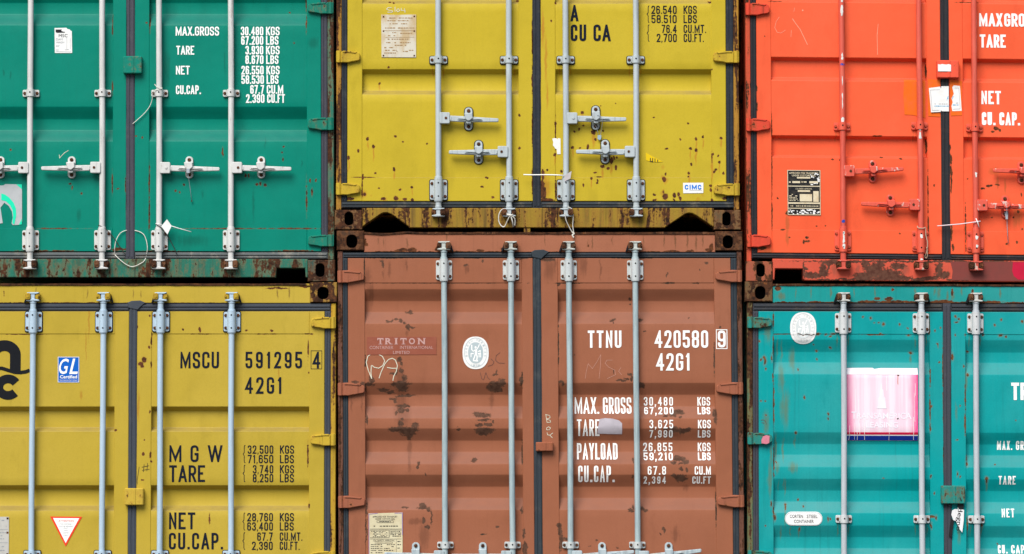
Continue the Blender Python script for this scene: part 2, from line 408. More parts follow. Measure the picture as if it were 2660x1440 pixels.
class Letters:
    """flat paint on a container's door, following its corrugation; collected in pixel space"""
    def __init__(s, f, mat, lift=0.0022): s.f, s.mat, s.lift = f, mat, lift; s.bm = bmesh.new(); s.mats = [mat]; s.cur = mat; s.done = []; s.split = False
    def use(s, m):
        if m not in s.mats: s.mats.append(m)
        s.cur = m
    def _quads(s, L, R, layer, box=None):
        bm = bmesh.new()
        A = [bm.verts.new((p.x, layer - i * 2.5e-5, p.y)) for i, p in enumerate(L)]; B = [bm.verts.new((p.x, layer - i * 2.5e-5, p.y)) for i, p in enumerate(R)]
        for i in range(len(L) - 1):
            try: bm.faces.new((A[i], A[i + 1], B[i + 1], B[i]))
            except ValueError: pass
        s._merge(bm, box)
    def _merge(s, bm, box=None):
        if box:
            for co, no in (((0, 0, box[0]), (0, 0, -1)), ((0, 0, box[1]), (0, 0, 1))):
                bmesh.ops.bisect_plane(bm, geom=bm.verts[:] + bm.edges[:] + bm.faces[:], plane_co=co, plane_no=no, clear_outer=True)
        vm = {v: s.bm.verts.new(v.co) for v in bm.verts}
        for fc in bm.faces:
            try: s.bm.faces.new([vm[v] for v in fc.verts]).material_index = s.mats.index(s.cur)
            except ValueError: pass
        bm.free()
    def stroke(s, path, t, layer=0.0):
        """free hand line in pixels"""
        L, R = ribbon(path, t); s._quads(L, R, layer)
    def poly(s, pts, layer=0.0):
        bm = bmesh.new(); bm.faces.new([bm.verts.new((p[0], layer, p[1])) for p in pts]); s._merge(bm)
    def text(s, txt, x0, x1, y0, y1, t, sp=None, dot=None):
        if s.split and len(s.bm.faces): s.done.append(s.bm); s.bm = bmesh.new()
        H = y1 - y0; sp = t * 0.75 if sp is None else sp; dot = dot or t
        fix = sum(dot for c in txt if c in '.,'); fl = sum(WID.get(c, 1) for c in txt if c not in '.,')
        k = (x1 - x0 - fix - sp * (len(txt) - 1)) / max(fl, .01)
        x = x0; lay = 0
        for c in txt:
            if c in '.,':
                s.stroke([(x + dot / 2, y1), (x + dot / 2, y1 - dot * 1.05)], dot, 0.0)
                if c == ',': s.stroke([(x + dot / 2, y1 - dot * .1), (x + dot * .15, y1 + dot * 1.1)], dot * .55, 0.0003)
                x += dot + sp; continue
            w = k * WID.get(c, 1)
            cw, ch = max(w - t, 0.01), H - t
            for st in GL[c]:
                pts = [((q[0]) * cw + x + t / 2, y1 - t / 2 - q[1] * ch, *q[2:]) for q in st]
                pts = fillet(pts, cw * 0.62)
                def ext(a, b, q):
                    d = (Vector(a) - Vector(b)).normalized()
                    if abs(d.y) > 0.4 and (q[1] in (0, 1)): return tuple(Vector(a) + d * t)
                    if abs(d.y) <= 0.4 and q[0] in (0, 1): return tuple(Vector(a) + d * t * .5)
                    return a
                if (Vector(pts[0]) - Vector(pts[-1])).length > 1e-6:
                    p0 = ext(pts[0], pts[1], st[0]); p1 = ext(pts[-1], pts[-2], st[-1]); pts[0] = p0; pts[-1] = p1
                L, R = ribbon(pts, t); s._quads(L, R, -0.0006 * lay, (y0, y1)); lay = 1 - lay
            x += w + sp
    def brace(s, x, y0, y1, t, w=6):
        if s.split and len(s.bm.faces): s.done.append(s.bm); s.bm = bmesh.new()
        m = (y0 + y1) / 2
        s.stroke([(x + w, y0 + .5), (x + w * .6, y0 + 1.5), (x + w * .5, y0 + 5), (x + w * .5, m - 4), (x, m), (x + w * .5, m + 4), (x + w * .5, y1 - 5), (x + w * .6, y1 - 1.5), (x + w, y1 - .5)], t)
    def font(s, body, x0, x1, y0, y1, shear=0.0, bold=0.0, layer=0.0, fit=True, ang=0.0, at=None):
        """ordinary type, scaled into a pixel box"""
        V, Fc = type_mesh(body, shear, bold)
        xs = [v[0] for v in V]; ys = [v[1] for v in V]
        kx = (x1 - x0) / max(max(xs) - min(xs), 1e-6); ky = (y1 - y0) / max(max(ys) - min(ys), 1e-6)
        bm = bmesh.new()
        vs = []
        for v in V:
            px, py = x0 + (v[0] - min(xs)) * kx, y1 - (v[1] - min(ys)) * ky
            if at:
                q = Matrix.Rotation(ang, 2) @ Vector((px - at[0], py - at[1])); px, py = q.x + at[0], q.y + at[1]
            vs.append(bm.verts.new((px, layer, py)))
        for fc in Fc:
            try: bm.faces.new([vs[i] for i in fc])
            except ValueError: pass
        s._merge(bm)
    def into(s, mb, depth=None):
        """lay what was collected on the door (or on a plate at a given depth) and add it to a mesh builder"""
        if depth is None and len(s.bm.verts):
            for y in s.f.breaks(min(v.co.z for v in s.bm.verts), max(v.co.z for v in s.bm.verts)):
                bmesh.ops.bisect_plane(s.bm, geom=s.bm.verts[:] + s.bm.edges[:] + s.bm.faces[:], plane_co=(0, 0, y), plane_no=(0, 0, 1))
        vm = {}
        for v in s.bm.verts:
            px, lay, py = v.co
            d = (s.f.depth(px, py) if depth is None else depth) - s.lift + lay
            vm[v] = mb.bm.verts.new(s.f.P(px, py, d))
        for fc in s.bm.faces: mb.face([vm[v] for v in fc.verts], s.mats[fc.material_index])
        s.bm.free()

_type = {}
def type_mesh(body, shear=0.0, bold=0.0):
    k = (body, shear, bold)
    if k not in _type:
        cu = bpy.data.curves.new('type', 'FONT'); cu.body = body; cu.shear = shear; cu.offset = bold; cu.resolution_u = 3
        ob = bpy.data.objects.new('type', cu); S.collection.objects.link(ob)
        dg = bpy.context.evaluated_depsgraph_get()
        me = bpy.data.meshes.new_from_object(ob.evaluated_get(dg))
        _type[k] = ([v.co[:2] for v in me.vertices], [tuple(p.vertices) for p in me.polygons])
        bpy.data.objects.remove(ob); bpy.data.curves.remove(cu); bpy.data.meshes.remove(me)
    return _type[k]

def top(name, loc, label, cat, group=None):
    o = bpy.data.objects.new(name, None); S.collection.objects.link(o); o.location = loc
    o['label'] = label; o['category'] = cat; o['_o'] = tuple(loc)
    if group: o['group'] = group
    return o
# ------------------------------------------------------------------ setting
def ground():
    zg = zof(1853) - 0.003
    t = NT('yard_concrete')
    c = t.mix(t.step(t.noise(t.co, 0.35, 5), 0.35, 0.7), (0.070, 0.067, 0.062), (0.045, 0.043, 0.040))
    c = t.mix(t.step(t.noise(t.co, 6, 5, .7), 0.5, 0.7, 0, .4), c, (0.03, 0.029, 0.027))
    t.bump(t.noise(t.co, 25, 4), .3, .01); mat = t.end(c, .85)
    mb = MB(); mb.poly([(-900, -900, zg), (900, -900, zg), (900, 900, zg), (-900, 900, zg)], mat)
    g = mb.build('ground', None); g['kind'] = 'structure'; g['label'] = 'grey concrete yard under the containers'

# ------------------------------------------------------------------ container pieces
DARKHOLE = flat('hole_shade_grime', (0.006, 0.005, 0.005), .9)  # grime taken to near-black, standing in for the shade inside casting slots
BOLT = worn('rusty_bolt', (0.060, 0.024, 0.015), .55, (60, 60, 60), .5)
NOW = {'bolt': BOLT}
HOLE = flat('bolt_hole', (0.008, 0.008, 0.008), .9)
PAD = flat('rubber_pad', (0.012, 0.014, 0.018), .7)

def casting(f, x0, x1, y0, y1, hx0, hx1, hy0, hy1, mat, root):
    """corner casting: a block with a real slot"""
    mb = MB(); cx, cy = (hx0 + hx1) / 2, (hy0 + hy1) / 2; rw, rh = (hx1 - hx0) / 2, (hy1 - hy0) / 2
    inner, outer, outf = [], [], []; N = 32; r = min(rw, rh) * 0.92
    for k in range(N):
        t = math.tau * (k + .5) / N; ux, uy = math.cos(t), math.sin(t)
        ix = cx + max(-(rw - r), min(rw - r, (rw - r) * (1 if ux > 0 else -1) if abs(ux) > .15 else 0)) + r * ux
        iy = cy + ((rh - r) * (1 if uy > 0 else -1) if abs(uy) > .15 else 0) + r * uy
        inner.append((ix, iy))
    def perim(ux, uy, m):
        sx = ((x1 - m - cx) if ux > 0 else (cx - x0 - m)) / max(abs(ux), 1e-6); sy = ((y1 - m - cy) if uy > 0 else (cy - y0 - m)) / max(abs(uy), 1e-6)
        q = min(sx, sy); return (cx + ux * q, cy + uy * q)
    ang = [math.atan2(p[1] - cy, p[0] - cx) for p in inner]
    def loop(m):
        L = [perim(math.cos(a), math.sin(a), m) for a in ang]
        for qx, qy in ((x0 + m, y0 + m), (x1 - m, y0 + m), (x0 + m, y1 - m), (x1 - m, y1 - m)):
            i = min(range(N), key=lambda j: (L[j][0] - qx) ** 2 + (L[j][1] - qy) ** 2); L[i] = (qx, qy)
        return L
    e = 1.8
    rings = [([(p[0], p[1]) for p in inner], 0.10, mat), (inner, -0.008, mat), (offset_poly(inner, -1.2), -0.0105, mat), (loop(e), -0.0105, mat), (loop(0), -0.006, mat), (loop(0), 0.15, mat)]
    V = [[mb.bm.verts.new(f.P(x, y, d)) for x, y in L] for L, d, _ in rings]
    for j, (A, B) in enumerate(zip(V, V[1:])):
        for i in range(N): mb.face([A[i], A[(i + 1) % N], B[(i + 1) % N], B[i]], DARKHOLE if j == 0 else mat)
    mb.face(V[0], DARKHOLE); mb.face(V[-1], mat)
    return mb.build('corner_casting', root)

def bracket(f, x, y0, y1, w, mat, parent, pad=False, name='rod_bracket', holes=1, wide=10.5):
    """saddle plate that holds the rod: rounded plate, boss over the rod, bolts"""
    mb = MB(); tall = (y1 - y0) > 30
    if pad: mb.pprism(f, rrect(x - w / 2 - 2, x + w / 2 + 2, y0 - 2, y1 + 2.6, 5), -0.004, 0.012, PAD)
    mb.pprism(f, rrect(x - w / 2, x + w / 2, y0, y1, 4.2 if tall else 3.4), -0.013, 0.012, mat, 0.0018)
    a, b = f.P(x, y0 + (.5 if tall else 0), -0.036), f.P(x, y1 - (.5 if tall else 0), -0.036)
    mb.tube([a, b], M(wide), mat, 20)
    if tall:
        mb.box(f, x - wide - 2.5, x + wide + 2.5, y0 + 5, y1 - 5, -0.022, -0.010, mat, .003)
        for q in (y0 - 1.5, y1 + 1.5):
            mb.tube([f.P(x, q - 1.8, -.036), f.P(x, q + 1.8, -.036)], M(10.8), mat, 20)
        ys = (y0 + 9, y1 - 9)
    else:
        mb.box(f, x - wide - 2, x + wide + 2, y0 + 3, y1 - 3, -0.022, -0.010, mat, .004); ys = ((y0 + y1) / 2,)
    for q in ys:
        for sx in (-1, 1):
            bx = x + sx * (w / 2 - 5.2) + random.uniform(-.4, .4)
            mb.disc(f, bx, q, 4.5, -0.016, -0.010, NOW['bolt'], 6); mb.disc(f, bx, q, 3.5, -0.021, -0.012, NOW['bolt'], 10, .0015)
    for q in ((y0 + 8.5, y1 - 8.5) if tall and holes else (((y0 + y1) / 2 - 1.5,) if holes else ())):
        mb.disc(f, x, q, 2.0, -0.036 - M(wide) - 0.0016, -0.036 - M(wide) + 0.004, HOLE, 10, 0)
    return mb.build(name, parent)

def cam_end(f, x, y0, y1, mat, parent, up=False):
    """cam at the rod's end: neck, H-shaped claw"""
    mb = MB(); h = y1 - y0
    mb.pprism(f, [(x - 6, y0 + 1), (x + 6, y0 + 1), (x + 5, y1 - 2), (x - 5, y1 - 2)], -0.056, -0.006, mat, .003)
    mb.pprism(f, [(x - 15, y0 + 1.5), (x - 8, y0 + .5), (x + 8, y0 + .5), (x + 16, y0 + .5), (x + 15.5, y0 + 3.6), (x + 8, y0 + 5.5), (x - 8, y0 + 5.5), (x - 15, y0 + 4)], -0.060, -0.012, mat, .003)
    mb.pprism(f, [(x - 11, y1 - 5), (x, y1 - 7), (x + 11, y1 - 5), (x + 17, y1 - 3.6), (x + 16, y1 - .5), (x + 8, y1 - .5), (x - 8, y1), (x - 16.5, y1 - 1), (x - 17, y1 - 3.4)], -0.060, -0.012, mat, .003)
    return mb.build('cam', parent)

def keeper(f, x, y0, y1, mat, parent, up=False, tail=0):
    """the two lugs beside a cam, bolted to the sill or header"""
    side = tail or random.choice((-1, 1))
    for sx in (-1, 1):
        mb = MB(); cx = x + sx * 12; big = sx == side
        if big:
            mb.pprism(f, [(cx - 5, y0 + 3), (cx + 3, y0 + 2.5), (cx + 6.5, y0 + 6), (cx + 6.5, y1 - 6), (cx + 3, y1 - 3), (cx - 6, y1 - 4), (cx - 7, y0 + 8)], -0.069, 0.004, mat, .005)
            mb.disc(f, cx, (y0 + y1) / 2 + 1, 3.2, -0.073, -0.06, mat, 8, .002)
        else:
            mb.pprism(f, rrect(cx - 6, cx + 6, y0 + 4, y1 - 4.5, 4.5, 3), -0.054, 0.004, mat, .005)
            mb.disc(f, cx + sx * 3, (y0 + y1) / 2, 2.8, -0.061, -0.046, mat, 8, .002)
        if tail and sx == tail:
            mb.pprism(f, [(cx + sx * 2, y0 + 4), (cx + sx * 6, y0 + 5), (cx + sx * 13, y1 + 2), (cx + sx * 9, y1 + 3)], -0.02, 0.004, PAD, .001)
        mb.build('cam_keeper', parent)

def handle(f, rx, x1, y, mat, parent, dy=0.0, hub_h=29, rod_r=7.6):
    """locking handle: hub on the rod and a tapered, ribbed bar reaching to x1 with slope dy"""
    s = 1 if x1 > rx else -1; mb = MB(); y += random.uniform(-.9, .9); dy += random.uniform(-1.8, 1.8)
    hx0, hx1 = rx + s * 3, rx + s * (rod_r + 22)
    L = sorted((hx0, hx1))
    mb.pprism(f, rrect(L[0], L[1], y - hub_h / 2, y + hub_h / 2, 3.2), -0.062, -0.016, mat, .003)
    mb.disc(f, hx1 - s * 10, y, 3.4, -0.066, -0.058, BOLT if random.random() < .6 else mat, 10)
    a = hx1 - s * 1; n = x1 - a
    def yy(t): return y + 1 + dy * t
    mb.pprism(f, [(a, yy(0) - 7.5), (a + n * .36, yy(.36) - 7), (a + n * .66, yy(.66) - 5.6), (x1 - s * 2, yy(1) - 4.8), (x1, yy(1) - 3), (x1, yy(1) + 3), (x1 - s * 2, yy(1) + 4.8),
                  (a + n * .6, yy(.6) + 6.8), (a + n * .3, yy(.3) + 8), (a, yy(0) + 7.2)], -0.054, -0.036, mat, .0035)
    mb.pprism(f, [(a + n * .18, yy(.18) - .5), (a + n * .42, yy(.42) - 4.5), (a + n * .66, yy(.66) - .5), (a + n * .42, yy(.42) + 3.6)], -0.064, -0.052, mat, .005)
    mb.pprism(f, [(a + n * .16, yy(.16) + 2.2), (a + n * .42, yy(.42) + 5.5), (a + n * .68, yy(.68) + 2.2), (a + n * .42, yy(.42) + 7.4)], -0.060, -0.050, mat, .003)
    mb.box(f, a + s * 2, a + s * 5, yy(.05) - 4, yy(.05) + 4, -.0575, -.05, mat, .001) if s > 0 else mb.box(f, a - 5, a - 2, yy(.05) - 4, yy(.05) + 4, -.0575, -.05, mat, .001)
    return mb.build('handle', parent)

def retainer(f, x, y0, y1, yh, mat, parent, pad=False, half=False):
    """handle retainer: long plate with a bolt at each end and a clasp turned over the handle"""
    mb = MB(); x += random.uniform(-.8, .8); yh += random.uniform(-.8, .8)
    if pad: mb.pprism(f, rrect(x - 12.3, x + 12.3, y0 - 2, y1 + 2, 11.5, 6), -0.003, 0.012, PAD)
    mb.pprism(f, rrect(x - 10, x + 10, y0, y1, 9.5, 6), -0.011, 0.012, mat, .002)
    for q in (y0 + 9, y1 - 9): mb.disc(f, x, q, 5.2, -0.015, -0.008, BOLT, 6); mb.disc(f, x, q, 3.4, -0.020, -0.012, BOLT, 10, .0015)
    mb.pprism(f, [(x - 11, y0 + 18), (x + 10, y0 + 17), (x + 11, yh + 1), (x + 6, yh + 5), (x + 2, yh + 8), (x - 4, yh + 7), (x - 9, yh + 2)], -0.074, -0.066, mat, .003)
    mb.pprism(f, [(x - 10, y0 + 17), (x + 9, y0 + 17), (x + 9, y0 + 22), (x - 10, y0 + 22)], -0.068, -0.009, mat, .002)
    mb.pprism(f, rrect(x - 5.5, x + 6, yh + 8, yh + 14.5, 2), -0.060, -0.009, mat, .002)
    return mb.build('handle_retainer', parent)

def hinge(f, xp, xe, y0, y1, mat, parent, pw, style=0):
    """hinge: knuckle on the post (px from xp, width pw towards outside) and a tapering blade to xe on the door"""
    s = 1 if xe > xp else -1; mb = MB()
    K = sorted((xp - s * pw, xp + s * .5)); h = y1 - y0
    mb.pprism(f, rrect(K[0], K[1], y0, y1, 2.5), -0.020, 0.02, mat, .003)
    mb.tube([f.P((K[0] + K[1]) / 2, y0 + .5, -.014), f.P((K[0] + K[1]) / 2, y1 - .5, -.014)], M(min(6.5, pw * .42)), mat, 12)
    if style:   # straight wedge
        O = [(xp, y0), (xp + s * 14, y0 - .5), (xe - s * 3, y0 + 6.5), (xe, y0 + 10), (xe, y1 - 10), (xe - s * 3, y1 - 6.5), (xp + s * 14, y1 + .5), (xp, y1)]
    else:
        O = [(xp, y0 + 3.5), (xp + s * 6, y0 + 1), (xp + s * 20, y0 + 1), (xe - s * 6, y0 + 4), (xe - s * 1.5, y0 + 7), (xe, y0 + 11), (xe, y1 - 8), (xe - s * 4, y1 - 4.5), (xp + s * 28, y1 - 2), (xp + s * 18, y1 + .5), (xp, y1)]
    mb.pprism(f, O, -0.026, 0.008, mat, .004)
    mb.pprism(f, [(xp + s * 4, y0 + 1.2), (xp + s * 20, y0 + 1.2), (xe - s * 8, y0 + 4.6), (xe - s * 12, y0 + 8), (xp + s * 18, y0 + 5.5), (xp + s * 4, y0 + 5)], -0.031, -0.02, mat, .002)
    return mb.build('hinge', parent)

def container(C):
    f = Frame(C['yr'], C.get('a', 0), C.get('b', 0), C.get('xr', 1330)); f.rec = C['rec']; f.REC = C.get('deep', REC)
    L, R = C['doorL'], C['doorR']                # (outer edge, inner stile edge of panel, panel's other edge, meeting edge)
    f.panels = [(L[1], L[2]), (R[1], R[2])]; f.rails = (C.get('railT', C['dtop'] + 40), C['railB'])
    base = f.P((C['x0'] + C['x1']) / 2, C['bot'], 0)
    root = top(C['name'], base, C['label'], 'container', 'stacked shipping containers')
    m = C['mats']; NOW['bolt'] = m.get('bolt', BOLT); yT, yB = C['dtop'], C['dbot']
    # ---- body: corrugated sides, roof, floor, far end
    mb = MB(); xa, xb = C['x0'] + 6, C['x1'] - 6; t0, b0 = C['top'] + 4, C['bot'] - 40
    for sx, xx in ((1, xa), (-1, xb)):
        prev = None; y = 0.10; k = 0
        while y < 12.1:
            for yo, dx in ((0, 0), (.07, 0), (.14, 15), (.21, 15)):
                A = f.P(xx + sx * dx, t0, y + yo); B = f.P(xx + sx * dx, b0, y + yo)
                cur = (mb.bm.verts.new(A), mb.bm.verts.new(B))
                if prev: mb.face([prev[0], cur[0], cur[1], prev[1]], m['frame'])
                prev = cur
            y += .28
    for q in (t0, b0): mb.poly([f.P(xa, q, .10), f.P(xb, q, .10), f.P(xb, q, 12.1), f.P(xa, q, 12.1)], m['frame'])
    mb.poly([f.P(xa, t0, 12.1), f.P(xb, t0, 12.1), f.P(xb, b0, 12.1), f.P(xa, b0, 12.1)], m['frame'])
    mb.build('body', root)
    # ---- posts
    for (p0, p1) in C['posts']:
        mb = MB(); mb.box(f, p0, p1, C['cTB'] + 1, C['cBT'] - 1, 0.004, .15, m['post'], .004)
        inn = p1 if p1 < (C['x0'] + C['x1']) / 2 else p0
        g0, g1 = (inn, inn + 20) if inn == p1 else (inn - 20, inn)
        mb.box(f, g0 + .2, g1, C['cTB'] - 4, C['cBT'] + 4, 0.05, .15, m['shade'])
        mb.build('corner_post', root)
    # ---- header and sill
    h0, h1 = C['head']
    mb = MB(); xl, xr = C['inL'], C['inR']
    mb.box(f, xl, xr, h0 + 3, h1, 0.0, .14, m['header'], .003)
    lip = [(xl, h0 + 4)]; n = 40
    for k in range(n + 1):
        x = xl + (xr - xl) * k / n; lip.insert(0, (x, h0 - 1.5 + random.uniform(-.6, .6) + (2.5 * math.sin(k * .8) if k < 6 and C.get('bent') else 0)))
    lip = [(x, y) for x, y in lip if True][:-1]
    lo = [(xl + (xr - xl) * k / n, h0 + 3.8 + random.uniform(-.7, .7) + (2.5 * math.sin(k * .8) if k < 6 and C.get('bent') else 0)) for k in range(n + 1)]
    mb.pprism(f, lip + lo, -0.007, .10, m['lip'], .001)
    header = mb.build('door_header', root)
    s0, s1 = C['sill']; mb = MB(); O = [(xl, s0)]
    O = [(xl, s0), (xr, s0), (xr, s1)]
    for notch in C.get('notchR', []): O.append(notch)
    O += C.get('notches', []) + [(xl, s1)]
    if C.get('sillpoly'): O = C['sillpoly']
    mb.pprism(f, O, -0.004, .12, m['sill'], .004)
    sill = mb.build('door_sill', root)
    # ---- castings
    for (q, cm) in C['cast']: casting(f, *q, m[cm], root)
    # ---- doors
    for side, D in (('L', L), ('R', R)):
        mb = MB(); a, p0, p1, b = D; x0, x1 = min(a, b), max(a, b)
        P0, P1 = min(p0, p1), max(p0, p1)
        dm = m['door' + side]
        mb.box(f, x0, P0, yT, yB, 0.0, .055, dm, .003); mb.box(f, P1, x1, yT, yB, 0.0, .055, dm, .003)
        r0, r1 = C.get('railT', yT + 40), C['railB']
        mb.box(f, P0, P1, yT, r0, 0.0, .055, dm, .0025); mb.box(f, P0, P1, r1, yB, 0.0, .055, dm, .0025)
        prof = [(r0, .0035)]
        for (q0, q1, q2, q3) in f.rec: prof += [(q0, .0035), (q1, f.REC), (q2, f.REC), (q3, .0035)]
        prof = [q for q in prof if r0 <= q[0] <= r1] + [(r1, .0035)]
        # round the bends a little
        pr = [prof[0]]
        for i in range(1, len(prof) - 1):
            (ya, da), (yb, db), (yc, dc) = prof[i - 1:i + 2]
            e = min(1.6, abs(yb - ya) * .2, abs(yc - yb) * .2)
            if e > .2:
                pa = (yb - e, db + (da - db) * e / max(abs(yb - ya), 1e-6)); pc = (yb + e, db + (dc - db) * e / max(abs(yc - yb), 1e-6))
                pr += [pa, ((pa[0] + 2 * yb + pc[0]) / 4, (pa[1] + 2 * db + pc[1]) / 4), pc]
            else: pr.append(prof[i])
        pr.append(prof[-1])
        fine = [pr[0]]
        for q in pr[1:]:
            n = max(1, int(math.ceil((q[0] - fine[-1][0]) / 22))); w = fine[-1]
            for k in range(1, n + 1): fine.append((w[0] + (q[0] - w[0]) * k / n, w[1] + (q[1] - w[1]) * k / n))
        nx = 22; prev = None
        for (yy, dd) in fine:
            row = [mb.bm.verts.new(f.P(P0 + (P1 - P0) * k / nx, yy, dd + f.dent(P0 + (P1 - P0) * k / nx, yy))) for k in range(nx + 1)]
            if prev:
                for k in range(nx): mb.face([prev[k], prev[k + 1], row[k + 1], row[k]], dm, True)
            prev = row
        door = mb.build('door', root, sharp=24)
        C['d' + side] = door
        # gasket round the door
        mb = MB(); g = m['gasket']; gb = m['gasketB']
        go = C['gask'][0] if side == 'L' else C['gask'][1]; gc = C['gask'][2]
        T0, T1 = C['gT']; B0, B1 = C['gB']
        def strip(x0, x1, y0, y1, mat, vert):
            mb.box(f, x0, x1, y0, y1, .004, .05, mat, .003)
            if vert:
                w = x1 - x0
                mb.box(f, x0 + w * .16, x0 + w * .46, y0 + 3, y1 - 3, -.0005, .01, mat, .004); mb.box(f, x0 + w * .56, x0 + w * .86, y0 + 3, y1 - 3, .001, .01, mat, .003)
            else:
                h = y1 - y0; mb.box(f, x0 + 2, x1 - 2, y0 + h * .18, y0 + h * .5, -.004, .01, mat, .003); mb.box(f, x0 + 2, x1 - 2, y0 + h * .58, y0 + h * .88, -.001, .01, mat, .003)
        strip(go[0] + .3, go[1] - .3, T1, B0, g, True)
        xe0, xe1 = (go[0], gc[0]) if side == 'L' else (gc[1], go[1])
        strip(xe0 + .3, xe1 - .3, T0 + .3, T1 - .3, m.get('gasketT', g), False); strip(xe0 + .3, xe1 - .3, B0 + .3, B1 - .3, gb, False)
        if side == C.get('center', 'R'):
            w = gc[1] - gc[0]; rg = random.Random(int(gc[0]))
            def wavy(xa, xb, ya, yb, d0, jit, bev):
                n = 26; L1 = [(xa + rg.uniform(-jit, jit), ya + (yb - ya) * k / n) for k in range(n + 1)]; L2 = [(xb + rg.uniform(-jit, jit), ya + (yb - ya) * k / n) for k in range(n + 1)]
                mb.pprism(f, L1 + L2[::-1], d0, .05, g, bev)
            wavy(gc[0], gc[1], T0, B1, -.002, .9, .002)
            wavy(gc[0] + w * .14, gc[0] + w * .40, T0 + 6, B1 - 4, -.006, .5, .003); wavy(gc[0] + w * .50, gc[0] + w * .88, T0 + 6, B1 - 4, -.005, .5, .003)
            # torn upper end of the rubber
            if C.get('tear'):
                mb.pprism(f, [(gc[0] - 4, T0 - 1), (gc[0] + 6, T0 - 6), (gc[1] + 8, T0 - 7), (gc[1] + 22, T0 - 1), (gc[1] + 10, T0 + 9), (gc[1] + 1, T0 + 18), (gc[0] - 2, T0 + 12)], -.010, .02, g, .003)
        mb.build('gasket', door)
        # hinges
        for (y0, y1) in C['hinge' + side]:
            P = C['posts'][0] if side == 'L' else C['posts'][1]
            if side == 'L': hinge(f, P[1], C['hxL'], y0, y1, m['hinge'], door, P[1] - P[0], C.get('hstyle', 0))
            else: hinge(f, P[0], C['hxR'], y0, y1, m['hinge'], door, P[1] - P[0], C.get('hstyle', 0))
    # ---- the block that ties the doors at the meeting edge
    x0, x1, y0, y1 = C['block']; mb = MB()
    mb.pprism(f, rrect(x0, x1, y0, y1, 3), -.042, 0.004, m['block'], .005)
    mb.box(f, x0 + (x1 - x0) * .46, x0 + (x1 - x0) * .60, y0 + 1, y1 - 1, -.045, -.03, m['block'], .003)
    mb.build('door_stop', C['dR'])
    # ---- locking bars
    hw = m['hw']; bars = []
    for i, rd in enumerate(C['rods']):
        x = rd['x']; mb = MB()
        ya, yb = rd['span']
        ph = random.uniform(0, 6)
        mb.tube([f.P(x + .8 * math.sin(math.pi * k / 12) * math.sin(ph + k * .55), ya + (yb - ya) * k / 12, -.036) for k in range(13)], M(rd.get('r', 7.5)), hw, 20)
        for (q0, q1, rr) in rd.get('coll', []): mb.tube([f.P(x, q0, -.036), f.P(x, q0 + 1, -.036), f.P(x, q1 - 1, -.036), f.P(x, q1, -.036)], [M(rr - .8), M(rr), M(rr), M(rr - .8)], hw, 20)
        bar = mb.build('locking_bar', root); bars.append(bar)
        if rd.get('hidden'): continue
        for (q0, q1) in rd.get('br', []): bracket(f, x, q0, q1, C.get('bw', 43), m.get('plate', hw), bar, C.get('pad', False))
        for (q0, q1) in rd.get('bear', []): bracket(f, x, q0, q1, C.get('bw', 43), m.get('plate', hw), bar, C.get('pad', False), 'bearing_bracket', 1, 10.8)
        for (q0, q1, up, tail) in rd.get('cam', []):
            cam_end(f, x, q0, q1, m.get('cam', hw), bar, up); keeper(f, x, q0, q1, m['keeper'], header if up else sill, up, tail)
        for (x1, y, dy) in rd.get('hand', []): handle(f, x, x1, y, m.get('handle', hw), bar, dy, C.get('hubh', 29))
    for (side, x, y0, y1, yh) in C.get('ret', []): retainer(f, x, y0, y1, yh, m.get('handle', hw), C['d' + side], C.get('pad', False))
    C['f'], C['root'], C['bars'], C['header'], C['sillo'] = f, root, bars, header, sill
    return C

def sticker(C, side, name, pts, mat, th=.0012, label=None, draw=None, depth=None, bev=0):
    """a label stuck to a door, with its print; pts in pixels, bent over the corrugation where it crosses it"""
    f = C['f']; mb = MB()
    def dep(x, y): return f.depth(x, y) if depth is None else depth
    bm = bmesh.new(); bm.faces.new([bm.verts.new((p[0], 0, p[1])) for p in pts])
    if depth is None:
        for y in f.breaks(min(p[1] for p in pts), max(p[1] for p in pts)): bmesh.ops.bisect_plane(bm, geom=bm.verts[:] + bm.edges[:] + bm.faces[:], plane_co=(0, 0, y), plane_no=(0, 0, 1))
        x = min(p[0] for p in pts) + 20
        while x < max(p[0] for p in pts): bmesh.ops.bisect_plane(bm, geom=bm.verts[:] + bm.edges[:] + bm.faces[:], plane_co=(x, 0, 0), plane_no=(1, 0, 0)); x += 24
    vf = {v: mb.bm.verts.new(f.P(v.co.x, v.co.z, dep(v.co.x, v.co.z) - .0014 - th)) for v in bm.verts}
    vb = {v: mb.bm.verts.new(f.P(v.co.x, v.co.z, dep(v.co.x, v.co.z) - .0008)) for v in bm.verts}
    for fc in bm.faces: mb.face([vf[v] for v in fc.verts], mat)
    for e in bm.edges:
        if e.is_boundary: a, b = e.verts; mb.face([vf[a], vf[b], vb[b], vb[a]], mat)
    bm.free()
    if draw:
        Lt = Letters(f, mat, lift=.0014 + th + .0011); draw(Lt); Lt.into(mb, depth)
    return mb.build(name, C['d' + side], label)

def lettering(C, side, mat, fn, name='lettering', label=None, lift=.0017):
    Lt = Letters(C['f'], mat, lift); Lt.split = name == 'lettering'; fn(Lt)
    for bm in Lt.done + [Lt.bm]:
        Lt.bm = bm; mb = MB(); Lt.into(mb); mb.build(name, C['d' + side], label)

